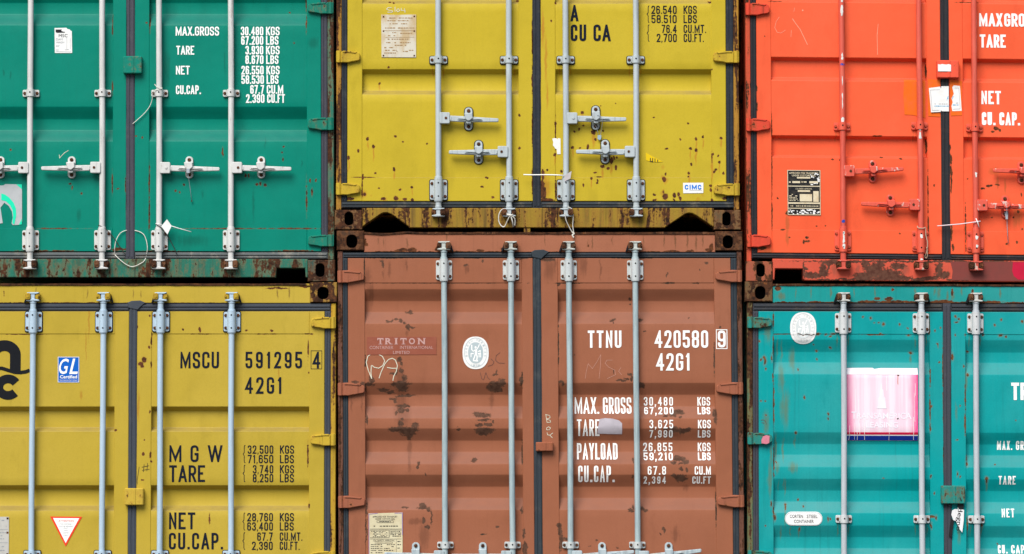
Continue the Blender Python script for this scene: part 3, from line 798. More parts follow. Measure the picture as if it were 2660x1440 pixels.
def tie(name, pts3, r, mat, label, cat, group=None, extra=None, closed=False):
    """a tie, wire or cord as a thing of its own"""
    mb = MB(); mb.tube(pts3, r, mat, 8, True, closed)
    if extra: extra(mb)
    c = Vector(pts3[0]); o = bpy.data.objects
    root = {'_o': tuple(c)}
    class R(dict): pass
    me = bpy.data.meshes.new(name); bmesh.ops.recalc_face_normals(mb.bm, faces=mb.bm.faces)
    bmesh.ops.translate(mb.bm, verts=mb.bm.verts, vec=-c); mb.bm.to_mesh(me); mb.bm.free()
    for m in mb.mats: me.materials.append(m)
    ob = bpy.data.objects.new(name, me); S.collection.objects.link(ob); ob.location = c
    ob['label'] = label; ob['category'] = cat
    if group: ob['group'] = group
    return ob

def smooth(pts, n=6):
    """Catmull-Rom through points"""
    P = [Vector(p) for p in pts]; out = []
    for i in range(len(P) - 1):
        a, b, c, d = P[max(i - 1, 0)], P[i], P[i + 1], P[min(i + 2, len(P) - 1)]
        for k in range(n):
            t = k / n
            out.append(.5 * ((2 * b) + (c - a) * t + (2 * a - 5 * b + 4 * c - d) * t * t + (3 * b - a - 3 * c + d) * t ** 3))
    out.append(P[-1]); return out
# ------------------------------------------------------------------ the six containers
WHITE = flat('white_paint', (0.88, 0.88, 0.85), .5, .10, (0.6, 0.59, 0.55), 30)
BLACK = flat('black_paint', (0.006, 0.009, 0.020), .7, .08, (0.03, 0.03, 0.03), 40)
PAPER = flat('white_paper', (0.80, 0.80, 0.78), .6, .25, (0.5, 0.49, 0.44), 20)
INK = flat('black_ink', (0.02, 0.02, 0.025), .6)
GREYINK = flat('grey_ink', (0.30, 0.32, 0.34), .6)
CHALK = flat('chalk', (0.68, 0.66, 0.52), .9, .5, (0.4, 0.33, 0.2), 60)
CORD = flat('white_cord', (0.72, 0.70, 0.63), .7, .4, (0.4, 0.36, 0.28), 40)
WIRE = flat('steel_wire', (0.36, 0.40, 0.44), .4)
DARKWIRE = flat('dark_cord', (0.05, 0.04, 0.035), .7)

def rel(C, L):
    f = Frame(C['yr'], C.get('a', 0), C.get('b', 0), C.get('xr', 1330)); o = f.P((C['x0'] + C['x1']) / 2, C['bot'])
    out = []
    for (x, y, rx, ry) in L:
        p = f.P(x, y); out.append((p.x - o.x, p.z - o.z, M(rx), M(ry)))
    return out
def zrel(C, y): return zof(y) - zof(C['bot'])

def full(C):
    """default pieces that lie outside the photograph"""
    return C

# ---- green, upper row
G = dict(name='shipping_container', deep=.049, label='dark green container with white weight lettering and off-white locking bars', yr=300, a=.0045, b=0,
    x0=-188, x1=867, top=-387, bot=732, posts=[(-188, -172), (851, 867)], doorL=(-156, -119, 293, 328), doorR=(350, 388, 797, 834),
    gask=[(-172, -156), (834, 851), (328, 350)], dtop=-315, dbot=653.5, gT=(-335, -315), gB=(655, 673), head=(-383, -335), sill=(673.5, 721),
    cTB=-336, cBT=676, inL=-120, inR=799, railT=-255, railB=593.5, rec=[(-24.5, 5.5, 35, 65.5), (277.5, 308, 337, 367)],
    hxL=-122, hxR=800, hingeL=[(7, 37), (306, 339), (610, 641)], hingeR=[(7, 37), (306, 339), (610, 641)], block=(321, 370, 148, 193),
    sillpoly=[(-120, 673.5), (799, 673.5), (799, 721), (793.5, 721), (792, 697), (718, 697), (715, 721), (-35, 721), (-37, 697), (-112, 697), (-114, 721), (-120, 721)],
    cast=[((799, 869.5, 676, 732, 819.5, 843, 685, 720), 'cast'), ((-190, -120, 676, 732, -164, -140.5, 685, 720), 'cast'), ((799, 874, -387, -336, 819, 849, -376, -344), 'cast'), ((-195, -120, -387, -336, -170, -140, -376, -344), 'cast')], bw=43)
base = (0.0005, 0.262, 0.172)
GR = [(x, 450 + y, rx, ry) for x, y, rx, ry in [(188, 38, 2.5, 7), (182, 28, 4, 3), (211, 54, 4, 4), (478, 30, 4, 3), (667, 30, 5, 5), (676, 28, 4, 6), (688, 32, 4, 5), (457, 46, 3, 4), (467, 50, 3, 3), (306, 42, 5, 2), (821, 20, 3, 5)]]
GR += [(292, 60, 2, 30), (292, 230, 2.2, 16), (389, 60, 2, 26), (388, 480, 2, 45), (388, 560, 2, 40), (292, 480, 2, 28), (795, 10, 2.5, 20), (796, 60, 2, 22), (796, 520, 2.5, 40), (600, 594, 150, 1.6), (770, 594, 60, 2), (150, 594, 60, 1.6), (380, 59, 3, 3), (751, 30, 3, 3), (763, 112, 3, 3), (353, 355, 3, 3), (370, 358, 3, 4),
       (736, 380, 3, 3), (733, 397, 2.5, 4), (735, 413, 2.5, 6), (637, 457, 3, 6), (645, 456, 3, 6), (578, 395, 3, 14), (327, 480, 2.5, 20), (329, 530, 2, 40), (27, 388, 3, 3), (90, 652, 50, 2.2), (420, 653, 60, 2), (160, 652, 30, 2), (310, 648, 26, 5), (760, 652, 50, 2.5), (810, 500, 3, 12), (806, 470, 3, 6)]
GS = [(340, 560, 8, 60), (659, 530, 5, 55), (205, 560, 8, 22), (525, 505, 4, 16), (433, 178, 10, 60), (584, 160, 2.5, 46), (26, 195, 4, 14), (8, 190, 3, 12), (815, 112, 16, 18), (688, 372, 3, 26), (784, 424, 3, 14), (500, 626, 52, 18)]
def two(C, cut, name, base, fade, R_, S_, *a, **k):
    l = lambda Q: rel(C, [q for q in Q if q[0] < cut + 30]); r = lambda Q: rel(C, [q for q in Q if q[0] > cut - 30])
    return dict(doorL=paint(name, base, fade, l(R_), l(S_), *a, **k), doorR=paint(name + '_twin', base, fade, r(R_), r(S_), *a, **k))
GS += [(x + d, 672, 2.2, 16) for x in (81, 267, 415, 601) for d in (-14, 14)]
G['mats'] = two(G, 339, 'green_enamel', base, (0.0005, 0.295, 0.205), GR, GS, (), None, .20, .30, .40, (0.002, 0.11, 0.075), dust=(0.004, 0.165, 0.125, .55))
G['mats'].update(frame=worn('green_frame', base, .35), post=worn('green_post', (0.03, 0.20, 0.13), .58, (20, 20, 2.2)), hinge=worn('green_hinge', (0.012, 0.235, 0.15), .15, (30, 30, 16), .25),
    header=worn('green_header', base, .3), lip=worn('green_lip', base, .9), sill=worn('green_sill', (0.025, 0.195, 0.125), .46, (15, 15, 4.5), .6), cast=worn('green_casting', (0.05, 0.10, 0.075), .72, (16, 16, 9)), shade=flat('green_recess', (0.02, 0.03, 0.03)),
    gasket=rubber('green_gasket', .2, (0.048, 0.050, 0.066)), gasketB=rubber('green_gasket_bottom', .9, (0.10, 0.115, 0.115), (0.30, 0.27, 0.22)), block=worn('green_block', (0.006, 0.255, 0.17), .17, (22, 22, 22), .2),
    hw=hardware('offwhite_bar', (0.61, 0.61, 0.585), (0.40, 0.39, 0.36), .38, None, .12), keeper=worn('rust_keeper', (0.10, 0.05, 0.03), .6))
G['rods'] = [dict(x=x, span=(-300, 676), br=[(234.5, 252.5)], bear=[(599, 650)], cam=[(675, 701, False, 0)], coll=[(591, 599, 9.4), (650, 656, 9.8)], hand=[(hx, 438, 2)]) for x, hx in ((81, -70), (267.4, 110.6), (415, 572), (601, 758))]
G['ret'] = [('L', 3, 407, 464, 437), ('L', 187, 407, 464, 437), ('R', 492, 407, 464, 437), ('R', 678.6, 407, 464, 437)]

# ---- yellow, upper row
Y = dict(name='shipping_container', deep=.044, label='yellow container above the brown one, spotted with rust, black volume lettering', yr=300, a=.001, b=0,
    x0=872, x1=1921, top=-654, bot=597, posts=[(873.5, 886.8), (1906, 1920)], doorL=(902.5, 941, 1347, 1384), doorR=(1404.8, 1443, 1848, 1886),
    gask=[(886.8, 902.5), (1886, 1906), (1384, 1404.8)], dtop=-582, dbot=523, gT=(-602, -582), gB=(524, 541), head=(-650, -602), sill=(541, 592),
    cTB=-602, cBT=547, inL=941, inR=1853, railT=-522, railB=461.5, rec=[(-292, -281, -237, -227), (-56, -45, -1, 9), (180, 191, 235, 245)],
    hxL=935.5, hxR=1853, hingeL=[(-212, -181), (132.5, 163.5), (476, 507)], hingeR=[(-212, -181), (133.5, 164.5), (477, 509)], block=(1372, 1424, -130, -86),
    sillpoly=[(941, 541), (1853, 541), (1853, 590), (1851, 589.5), (1808, 560), (1797, 554.5), (1788, 553.5), (1779, 556), (1728, 590), (1726, 592), (1064, 592), (1060, 587), (1016, 556), (1006, 552.5), (996, 553), (988, 557), (943, 588.5), (941, 590)],
    cast=[((870, 941, 546, 597, 895.5, 918.5, 551.5, 586), 'cast'), ((1853, 1923, 546.5, 597.5, 1875, 1897, 552, 587), 'cast'), ((870, 945, -654, -603, 893, 921, -642, -611), 'cast'), ((1850, 1923, -654, -603, 1873, 1902, -642, -611), 'cast')], bw=44.5, pad=True)
base = (0.635, 0.490, 0.034)
YR = [(1013, 5, 5, 3.5), (1023, 8, 4, 4), (985, 214, 4.5, 5), (955, 360, 5.5, 6), (970, 382, 5.5, 6), (1027, 355, 4, 4.5), (1045, 369, 3, 3), (1024, 439, 5, 5.5), (1109, 374, 3.5, 4), (931, 391, 4, 6), (906, 411, 5, 7), (1070, 488, 4.5, 4.5), (1040, 492, 4, 3.5), (975, 449, 3.5, 4), (1029, 515, 9, 7), (996, 518, 9, 5), (1052, 518, 8, 5), (1071, 519, 7, 5), (1264, 463, 6, 3), (1349, 300, 4, 5), (1009, 175, 4, 4), (984, 490, 3, 3), (1252, 486, 4, 4), (1280, 514, 5, 4), (942, 460, 4, 10), (941, 490, 2.2, 30), (945, 461, 30, 1.5),
      (1350, 385, 4, 5), (1345, 2, 5, 4), (1383, 100, 2, 60), (1383, 210, 2.4, 40), (1383, 330, 2, 60), (1383, 470, 3, 45), (1398, -8, 9, 22), (1396, 6, 4, 16), (1409, 500, 14, 26), (1410, 455, 6, 20), (1420, 519, 26, 6), (1408, 480, 9, 16), (1441, 402, 5, 6), (1443, 490, 2.4, 30), (1443, 350, 2, 40), (1421, 443, 4, 4), (1458, 446, 4, 5),
      (1513, 292, 6, 5), (1504, 337, 4, 4), (1492, 342, 4, 4), (1515, 327, 4, 4), (1541, 344, 7, 8), (1546, 362, 4, 6), (1527, 382, 4, 10), (1487, 384, 5, 5), (1506, 384, 3, 3), (1566, 340, 4, 4), (1588, 418, 6, 12), (1564, 433, 7, 6), (1579, 438, 6, 4), (1600, 436, 4, 10), (1545, 449, 6, 3), (1536, 463, 5, 5), (1555, 460, 14, 2), (1595, 411, 4, 5), (1603, 410, 4, 4), (1550, 475, 4, 5), (1515, 482, 3, 6), (1552, 469, 3, 4),
      (1808, 362, 5, 6), (1807, 391, 5, 7), (1793, 387, 5, 5), (1826, 356, 4, 5), (1872, 360, 4.5, 5), (1731, 387, 4.5, 4), (1767, 362, 3, 4), (1850, 400, 4, 4), (1865, 407, 4, 4), (1868, 422, 4, 5), (1858, 442, 5, 4), (1854, 446, 4, 4), (1878, 451, 4, 5), (1790, 450, 5, 6), (1788, 460, 3, 3), (1845, 483, 5, 4), (1846, 493, 4, 7), (1727, 511, 9, 12), (1751, 508, 5, 9), (1762, 506, 5, 8), (1766, 516, 6, 6), (1699, 506, 5, 4), (1698, 520, 7, 4), (1750, 520, 4, 5), (1848, 520, 4, 5), (1728, 452, 3, 5), (1795, 427, 4, 5), (1849, 410, 2, 20), (1787, 320, 4, 4), (1698, 305, 3, 3), (1844, 5, 6, 5), (1850, 181, 3, 3), (1661, 174, 3, 3), (1443, 321, 4, 6), (1443, 8, 4, 6), (1432, 54, 3, 5), (1600, 270, 2.5, 2.5), (1561, 275, 3, 2.5), (1890, 516, 20, 5), (908, 517, 16, 6)]
YS = [(971, 398, 3, 22), (1024, 456, 3, 14), (1411, 70, 5, 60), (1418, 160, 4, 70), (1422, 250, 3, 50), (1808, 398, 3, 20), (1826, 376, 2.5, 18), (1868, 436, 2.5, 18), (1728, 530, 8, 14), (1588, 440, 4, 20), (1790, 470, 3, 14), (1040, 530, 10, 16), (1541, 360, 8, 26), (1850, 440, 4, 40), (985, 224, 3, 10), (1420, 490, 14, 40)]
YS += [(x + .5, y + ry * 2.6, rx * .55, ry * 3) for x, y, rx, ry in YR if 4.4 <= rx <= 8 and 4 < ry < 9 and 290 < y < 500]
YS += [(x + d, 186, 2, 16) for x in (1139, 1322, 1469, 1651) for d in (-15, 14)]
Y['mats'] = two(Y, 1394, 'yellow_enamel', base, (0.68, 0.54, 0.06), YR, YS, (), (0.30, zrel(Y, 430), zrel(Y, 300), 25), .14, .30, .40, (0.42, 0.15, 0.02), speckcol=(0.42, 0.16, 0.02), dust=(0.34, 0.26, 0.09, .75))
Y['mats'].update(frame=worn('yellow_frame', base, .4), post=worn('yellow_post', (0.50, 0.27, 0.035), .56, (26, 26, 2.4), .7), hinge=worn('yellow_hinge', (0.62, 0.44, 0.04), .22, (26, 26, 22), .3),
    header=worn('yellow_header', base, .3), lip=worn('yellow_lip', base, .9), sill=worn('yellow_sill', (0.36, 0.235, 0.030), .46, (17, 17, 2.6), .95), cast=worn('yellow_casting', (0.15, 0.10, 0.05), .66, (16, 16, 12)), shade=flat('yellow_recess', (0.02, 0.02, 0.02)),
    gasket=rubber('yellow_gasket', .15, (0.016, 0.021, 0.030)), gasketB=rubber('yellow_gasket_bottom', .8, (0.030, 0.038, 0.045), (0.16, 0.14, 0.10)), block=worn('yellow_block', base, .2),
    hw=hardware('grey_bar', (0.43, 0.485, 0.50), (0.34, 0.37, 0.385), .45, None, .04), keeper=worn('rust_keeper_dark', (0.07, 0.035, 0.022), .6))
Y['rods'] = [dict(x=x, span=(-565, 545), br=[(147.5, 166)], bear=[(468.5, 520)], cam=[(542, 565, False, 0)], coll=[(460, 468.5, 9.6), (520, 526, 10), (536, 541, 8.5)], hand=[h]) for x, h in
    ((1139.2, (1295, 309, 5)), (1322.5, (1166.5, 396, 1)), (1469.6, (1626, 309, 1)), (1651.6, (1496, 396, -2)))]
Y['ret'] = [('L', 1218, 280, 339, 309), ('L', 1244, 366, 426, 396), ('R', 1547, 276, 338, 308), ('R', 1571.6, 364, 425, 395)]

# ---- yellow, lower row
B = dict(name='shipping_container', deep=.047, label='mustard yellow container below the green one, with big black code MSCU 591295 4', yr=1100, a=.0005, b=0,
    x0=-186, x1=873, top=734, bot=1853, posts=[(-183, -170), (859, 872)], doorL=(-153.5, -114, 297, 334), doorR=(355, 393, 803, 842.5),
    gask=[(-170, -153.5), (842.5, 859), (334, 355)], dtop=809, dbot=1760, gT=(788, 808.5), gB=(1761, 1780), head=(738.5, 788), sill=(1780, 1843),
    cTB=787, cBT=1800, inL=-118, inR=805, railT=868, railB=1700, rec=[(1057, 1067, 1111.7, 1120), (1261, 1272, 1315.5, 1326.5), (1465, 1476, 1520, 1530)],
    hxL=-118, hxR=807.5, hingeL=[(823.5, 854), (1127, 1158), (1431, 1461), (1700, 1731)], hingeR=[(823.5, 854), (1127, 1158), (1431, 1461), (1700, 1731)], block=(326.5, 375.5, 1268.5, 1312.5),
    cast=[((805, 875, 734, 786, 824, 853.5, 746, 778), 'cast'), ((-189, -118, 734, 786, -167, -138, 746, 778), 'cast'), ((805, 875, 1800, 1853, 826, 850, 1809, 1841), 'cast'), ((-189, -118, 1800, 1853, -164, -140, 1809, 1841), 'cast')], bw=43, pad=True, tear=True)
base = (0.500, 0.385, 0.050)
BR = [(365, 946, 8, 8), (374, 935, 9, 9), (369, 952, 7, 6), (392, 948, 3, 12), (392, 890, 2.4, 12), (387, 902, 4, 6), (393, 870, 2.5, 8), (519, 857, 4, 10), (475, 855, 4, 3), (640, 858, 5, 3), (704, 858, 5, 4), (520, 868, 30, 1.6), (690, 868, 40, 1.4), (62, 869, 60, 1.2), (800, 868, 12, 2), (373, 1180, 4, 6), (391, 1182, 4, 12), (389, 1070, 3, 6), (394, 1200, 3, 4), (374, 1144, 3, 3), (800, 905, 2, 30), (803, 1315, 3, 8), (803, 968, 3, 3), (372, 1247, 6, 2), (388, 821, 3, 4), (545, 1350, 2.5, 14), (355, 850, 3, 5), (800, 1180, 2.5, 30), (300, 1117, 5, 4)]
BS = [(229, 830, 2.5, 70), (222, 900, 2, 50), (210, 1027, 4, 14), (724, 970, 3, 16), (360, 1060, 4, 50)]
B['mats'] = two(B, 344, 'mustard_enamel', base, (0.55, 0.43, 0.085), BR, BS, (), (0.07, -9, -8, 9), .13, .34, .40, (0.36, 0.16, 0.02), speckcol=(0.36, 0.16, 0.02), dust=(0.30, 0.235, 0.08, .75))
B['mats'].update(frame=worn('mustard_frame', base, .4), post=worn('mustard_post', (0.50, 0.34, 0.035), .42, (28, 28, 2.6), .6), hinge=worn('mustard_hinge', (0.56, 0.41, 0.045), .12, (26, 26, 22), .2),
    header=paint('mustard_header', base, (0.6, 0.46, 0.1), rel(B, [(150, 788, 200, 2.4), (480, 788, 160, 1.6), (8, 762, 2, 9), (720, 750, 40, 3), (790, 745, 20, 3)]), rel(B, [(720, 765, 3, 16), (750, 762, 3, 18), (225, 765, 3, 20), (345, 765, 2, 18), (364, 765, 2, 14), (91, 755, 2, 14)]), (), (0.22, -9, -8, 9), .3, .3), lip=worn('mustard_lip', base, .95), sill=worn('mustard_sill', base, .35), cast=worn('mustard_casting', (0.33, 0.22, 0.05), .70, (15, 15, 11)), shade=flat('mustard_recess', (0.02, 0.02, 0.02)),
    gasket=rubber('mustard_gasket', .12, (0.042, 0.051, 0.066)), gasketB=rubber('mustard_gasket_bottom', .6), block=worn('mustard_block', (0.555, 0.41, 0.06), .10, (30, 30, 30), .2),
    hw=hardware('bluegrey_bar', (0.41, 0.53, 0.63), (0.34, 0.45, 0.53), .30, None, .03), keeper=worn('yellow_keeper', (0.52, 0.36, 0.03), .28, (40, 40, 40)))
B['rods'] = [dict(x=x, span=(782, 1775), br=[(1431, 1449)], bear=[(811, 861.5)], cam=[(760, 784, True, tl)], coll=[(784, 789, 9), (804, 811, 9), (861.5, 868, 9.4)]) for x, tl in ((86.2, -1), (268.8, 1), (417.4, -1), (602, 1))]

# ---- brown, lower row, standing taller
N = dict(name='shipping_container', deep=.046, label='reddish brown container with dark flaking rust patches and white TTNU lettering', yr=1100, a=.006, b=0,
    x0=877, x1=1932, top=600, bot=1853, posts=[(878.3, 891.5), (1918, 1930.5)], doorL=(905, 949, 1357.4, 1386.5), doorR=(1407.5, 1451.5, 1858.4, 1901.5),
    gask=[(891.5, 905), (1901.5, 1918), (1386.5, 1407.5)], dtop=671, dbot=1760, gT=(656, 670.5), gB=(1761, 1780), head=(605, 655.6), sill=(1780, 1843),
    cTB=651, cBT=1800, inL=947.7, inR=1862, railT=735.5, railB=1700, rec=[(751.4, 781.7, 810.6, 841.3), (995, 1025.6, 1056, 1087), (1113.5, 1145, 1174.5, 1206), (1233.5, 1265, 1294.5, 1325), (1500, 1530, 1560, 1590)],
    hxL=947.5, hxR=1861.5, hingeL=[(703.5, 735), (995, 1028), (1288.5, 1320), (1580, 1612)], hingeR=[(702.5, 733.5), (994, 1025.5), (1286.5, 1318), (1580, 1612)], block=(1391.5, 1436.5, 1149, 1172.5), hstyle=1, tear=True, bent=True,
    cast=[((876.7, 947.7, 600, 650.5, 901.5, 930, 610.6, 645), 'cast'), ((1862, 1933, 601.5, 651.5, 1881.5, 1908.5, 612.5, 646), 'cast'), ((877, 948, 1800, 1853, 900, 924, 1809, 1841), 'cast'), ((1862, 1933, 1800, 1853, 1884, 1908, 1809, 1841), 'cast')], bw=42)
base = (0.355, 0.130, 0.073)
NR = [(1068, 811, 7, 7), (1066, 812, 12, 3), (1018, 834, 5, 4), (1030, 830, 6, 4), (1041, 833, 7, 5), (1052, 837, 4, 4), (1008, 835, 7, 4), (1061, 850, 6, 11), (1072, 852, 7, 4), (1037, 933, 8, 8), (1043, 943, 5, 6), (1030, 965, 4, 12), (1020, 972, 7, 5), (1044, 962, 7, 9), (1053, 982, 8, 10), (1040, 998, 28, 9), (1046, 1008, 18, 12), (996, 1013, 17, 6), (1014, 1020, 14, 6), (1054, 1028, 30, 3.5), (1022, 1037, 12, 5), (1026, 1043, 6, 7), (1046, 1056, 18, 5), (1041, 1066, 10, 11), (1057, 1067, 5, 6), (1029, 1072, 4, 8), (1046, 1090, 5, 5), (957, 999, 20, 7), (922, 994, 12, 4), (966, 985, 8, 12), (941, 996, 6, 6), (1040, 1101, 8, 10), (1078, 1104, 11, 10), (1030, 1116, 26, 8), (1070, 1116, 22, 8), (1057, 1122, 24, 14), (1063, 1134, 9, 11), (952, 1090, 4, 16), (949.5, 940, 2, 22), (950, 1010, 3, 10),
      (1292, 999, 24, 9), (1285, 1010, 20, 10), (1304, 992, 12, 8), (1274, 1006, 12, 7), (1296, 1014, 12, 6), (1287, 975, 10, 3), (1291, 969, 3, 9), (1354, 990, 6, 12), (1357, 985, 2.5, 20), (1246, 1076, 20, 7), (1262, 1080, 16, 6), (1257, 1092, 18, 4), (1244, 1106, 14, 5), (1266, 1104, 16, 5), (1250, 1120, 20, 9), (1270, 1120, 18, 9), (1256, 1128, 16, 6), (1282, 1096, 4, 7), (1190, 1114, 7, 4), (1086, 1205, 5, 7), (1084, 1213, 3, 6), (1230, 1196, 7, 6), (1106, 1233, 2, 6), (1097, 1314, 12, 7), (1100, 1320, 20, 4), (1113, 1324, 6, 4), (1050, 1319, 10, 3), (1098, 1352, 4, 10), (1120, 1345, 3, 24), (1108, 1370, 9, 5), (952, 1325, 3, 20), (950, 1380, 3, 40), (1356, 1325, 5, 12), (1358, 1385, 4, 16), (1362, 1425, 8, 22), (1290, 1369, 6, 4), (1254, 1388, 9, 2), (1356, 1180, 2, 40),
      (997, 685, 4, 11), (993, 678, 5, 3), (1213, 690, 5, 4), (1258, 679, 3, 5), (948, 690, 2, 40), (1010, 671, 60, 2.2), (1230, 671, 40, 1.8), (1650, 671, 70, 2), (1360, 671, 16, 3), (1426, 674, 24, 6), (1150, 736, 200, 1.1), (1480, 736, 50, 2), (1740, 736, 20, 2.4), (1810, 736, 10, 2), (1452, 740, 5, 5),
      (1592, 833, 8, 4), (1595, 840, 3, 5), (1665, 831, 9, 6), (1640, 776, 6, 4), (1639, 792, 4, 3), (1675, 860, 5, 3), (1792, 826, 3, 2.5), (1873, 851, 3, 4), (1494, 922, 2, 2), (1596, 967, 2, 8), (1614, 989, 16, 3), (1628, 984, 8, 3), (1637, 972, 7, 4), (1642, 982, 4, 8), (1669, 1001, 10, 8), (1660, 1004, 6, 10), (1458, 994, 8, 5), (1462, 999, 5, 6), (1452, 900, 2, 60), (1857, 930, 2, 50), (1761, 1070, 18, 7), (1773, 1073, 10, 6), (1748, 1078, 9, 8), (1730, 1081, 8, 4), (1768, 1085, 5, 3), (1858, 1075, 6, 12), (1860, 1090, 4, 14), (1788, 1116, 10, 5), (1775, 1119, 18, 8), (1752, 1117, 20, 9), (1730, 1113, 10, 4), (1765, 1193, 18, 7), (1758, 1188, 10, 6), (1780, 1200, 9, 8), (1751, 1203, 9, 5), (1767, 1204, 8, 2.5), (1768, 1219, 6, 5), (1782, 1222, 4, 7), (1764, 1240, 20, 9), (1770, 1246, 16, 9), (1750, 1236, 10, 5), (1644, 1197, 3, 8), (1643, 1240, 3, 6), (1636, 1325, 6, 5), (1644, 1318, 4, 8), (1666, 1322, 10, 5), (1676, 1325, 6, 4), (1639, 1328, 9, 4), (1720, 1373, 6, 5), (1724, 1378, 4, 7), (1452, 1380, 6, 16), (1456, 1410, 6, 24), (1450, 1365, 7, 6), (1549, 1405, 4, 2.5), (1530, 1418, 4, 2.5), (1600, 1424, 3, 3), (1713, 1388, 2, 3), (1467, 1402, 8, 6), (1858, 1330, 2, 50), (1735, 715, 2.5, 4), (1738, 710, 1.5, 4), (1817, 735, 5, 2.5), (1821, 702, 2, 3), (1838, 684, 5, 3)]
NS = [(1040, 980, 16, 36), (1043, 1035, 20, 60), (1046, 1085, 26, 40), (957, 715, 14, 34), (964, 760, 12, 40), (1013, 700, 5, 26), (997, 715, 3, 20), (1058, 690, 4, 20), (1042, 1060, 24, 40), (1063, 1165, 8, 34), (1062, 1200, 6, 38), (1278, 1040, 8, 28), (1215, 700, 6, 14), (1430, 700, 20, 40), (1520, 690, 12, 32), (1443, 690, 6, 30), (940, 1050, 3, 30), (913, 1050, 3, 24), (1100, 1395, 17, 40), (1102, 1385, 14, 26), (1080, 1355, 26, 9), (1780, 1268, 10, 10), (1750, 1128, 30, 10), (1752, 1390, 12, 26), (1058, 866, 5, 10), (1563, 700, 3, 30)]
N['mats'] = two(N, 1396, 'brown_enamel', base, (0.385, 0.155, 0.10), NR, NS, (), None, .16, .40, .46, (0.15, 0.055, 0.03), ragged=(0.048, 1.7, 0.16, 1.35, 0.92), pal=RUST_BROWN, dust=(0.24, 0.105, 0.075, .6), soft=.14)
N['mats'].update(frame=worn('brown_frame', base, .4), post=worn('brown_post', (0.13, 0.055, 0.04), .62, (22, 22, 3), .6, (0.18, 0.08, 0.05)), hinge=worn('brown_hinge', (0.36, 0.125, 0.075), .08, (26, 26, 22), .15),
    header=paint('brown_header', (0.40, 0.15, 0.088), (0.45, 0.20, 0.13), rel(N, [(1010, 655, 60, 3), (1050, 650, 14, 6), (1072, 650, 16, 8), (1100, 655, 40, 3), (1036, 651, 12, 4), (1200, 655, 50, 3), (1300, 655, 60, 2.5), (1250, 652, 14, 5), (1420, 656, 60, 2), (1750, 654, 30, 4), (1690, 655, 40, 2.5), (1796, 653, 16, 4), (951, 630, 4, 16), (955, 636, 5, 6), (1852, 642, 8, 13), (1846, 650, 12, 6), (1120, 608, 160, 1.5), (1533, 639, 3, 4), (1140, 648, 12, 8), (1312, 648, 12, 6)]), rel(N, [(998, 630, 2, 18), (985, 625, 2, 14), (1060, 632, 4, 22), (1163, 615, 2, 12), (1543, 632, 2, 24), (1594, 625, 2, 16), (1730, 625, 3, 20), (1758, 628, 2.5, 24), (1790, 625, 3, 24), (1812, 630, 3, 24), (1418, 625, 1.5, 18), (1530, 630, 1.5, 18), (1830, 625, 2.5, 20), (1676, 625, 1.5, 16)]), (), (0.10, -9, -8, 8), .35, .3, .5, (0.10, 0.05, 0.02)),
    lip=worn('brown_lip', (0.12, 0.06, 0.04), .9), sill=worn('brown_sill', base, .4), cast=worn('brown_casting', (0.075, 0.040, 0.026), .66, (16, 16, 12), .5), shade=flat('brown_recess', (0.02, 0.015, 0.014)),
    gasket=rubber('brown_gasket', .15, (0.024, 0.034, 0.043)), gasketB=rubber('brown_gasket_bottom', .6), gasketT=rubber('brown_gasket_top', .25, (0.026, 0.036, 0.046), (0.14, 0.10, 0.06)), block=worn('brown_block', (0.36, 0.12, 0.068), .12, (26, 26, 26), .25),
    hw=hardware('weathered_bar', (0.36, 0.45, 0.46), (0.20, 0.28, 0.32), .60, None, .10), plate=hardware('weathered_plate', (0.52, 0.555, 0.545), (0.34, 0.38, 0.42), .35, None, .12), handle=hardware('blue_handle', (0.42, 0.49, 0.51), (0.12, 0.19, 0.24), .65, None, .08), cam=hardware('weathered_cam', (0.46, 0.49, 0.45), (0.2, 0.2, 0.16), .5, None, .35), keeper=worn('brown_keeper', (0.09, 0.05, 0.035), .55))
N['rods'] = [dict(x=x, span=(650, 1770), br=[(1407.6, 1424.4)], bear=[(677, 727.5)], cam=[(628, 651.5, True, tl)], coll=[(652, 657, 9), (669, 677, 9), (727.5, 733, 10)], hand=[h]) for x, tl, h in
    ((1155.5, 1, (998, 1445, -7)), (1329.5, -1, (1170.6, 1445, -1)), (1480, -1, (1643.8, 1445, -13)), (1653, -1, (1818, 1445, -15)))]
N['ret'] = [('L', 1079, 1409, 1467, 1440), ('L', 1252, 1409, 1467, 1441), ('R', 1562, 1409, 1467, 1438), ('R', 1734, 1409, 1467, 1436)]

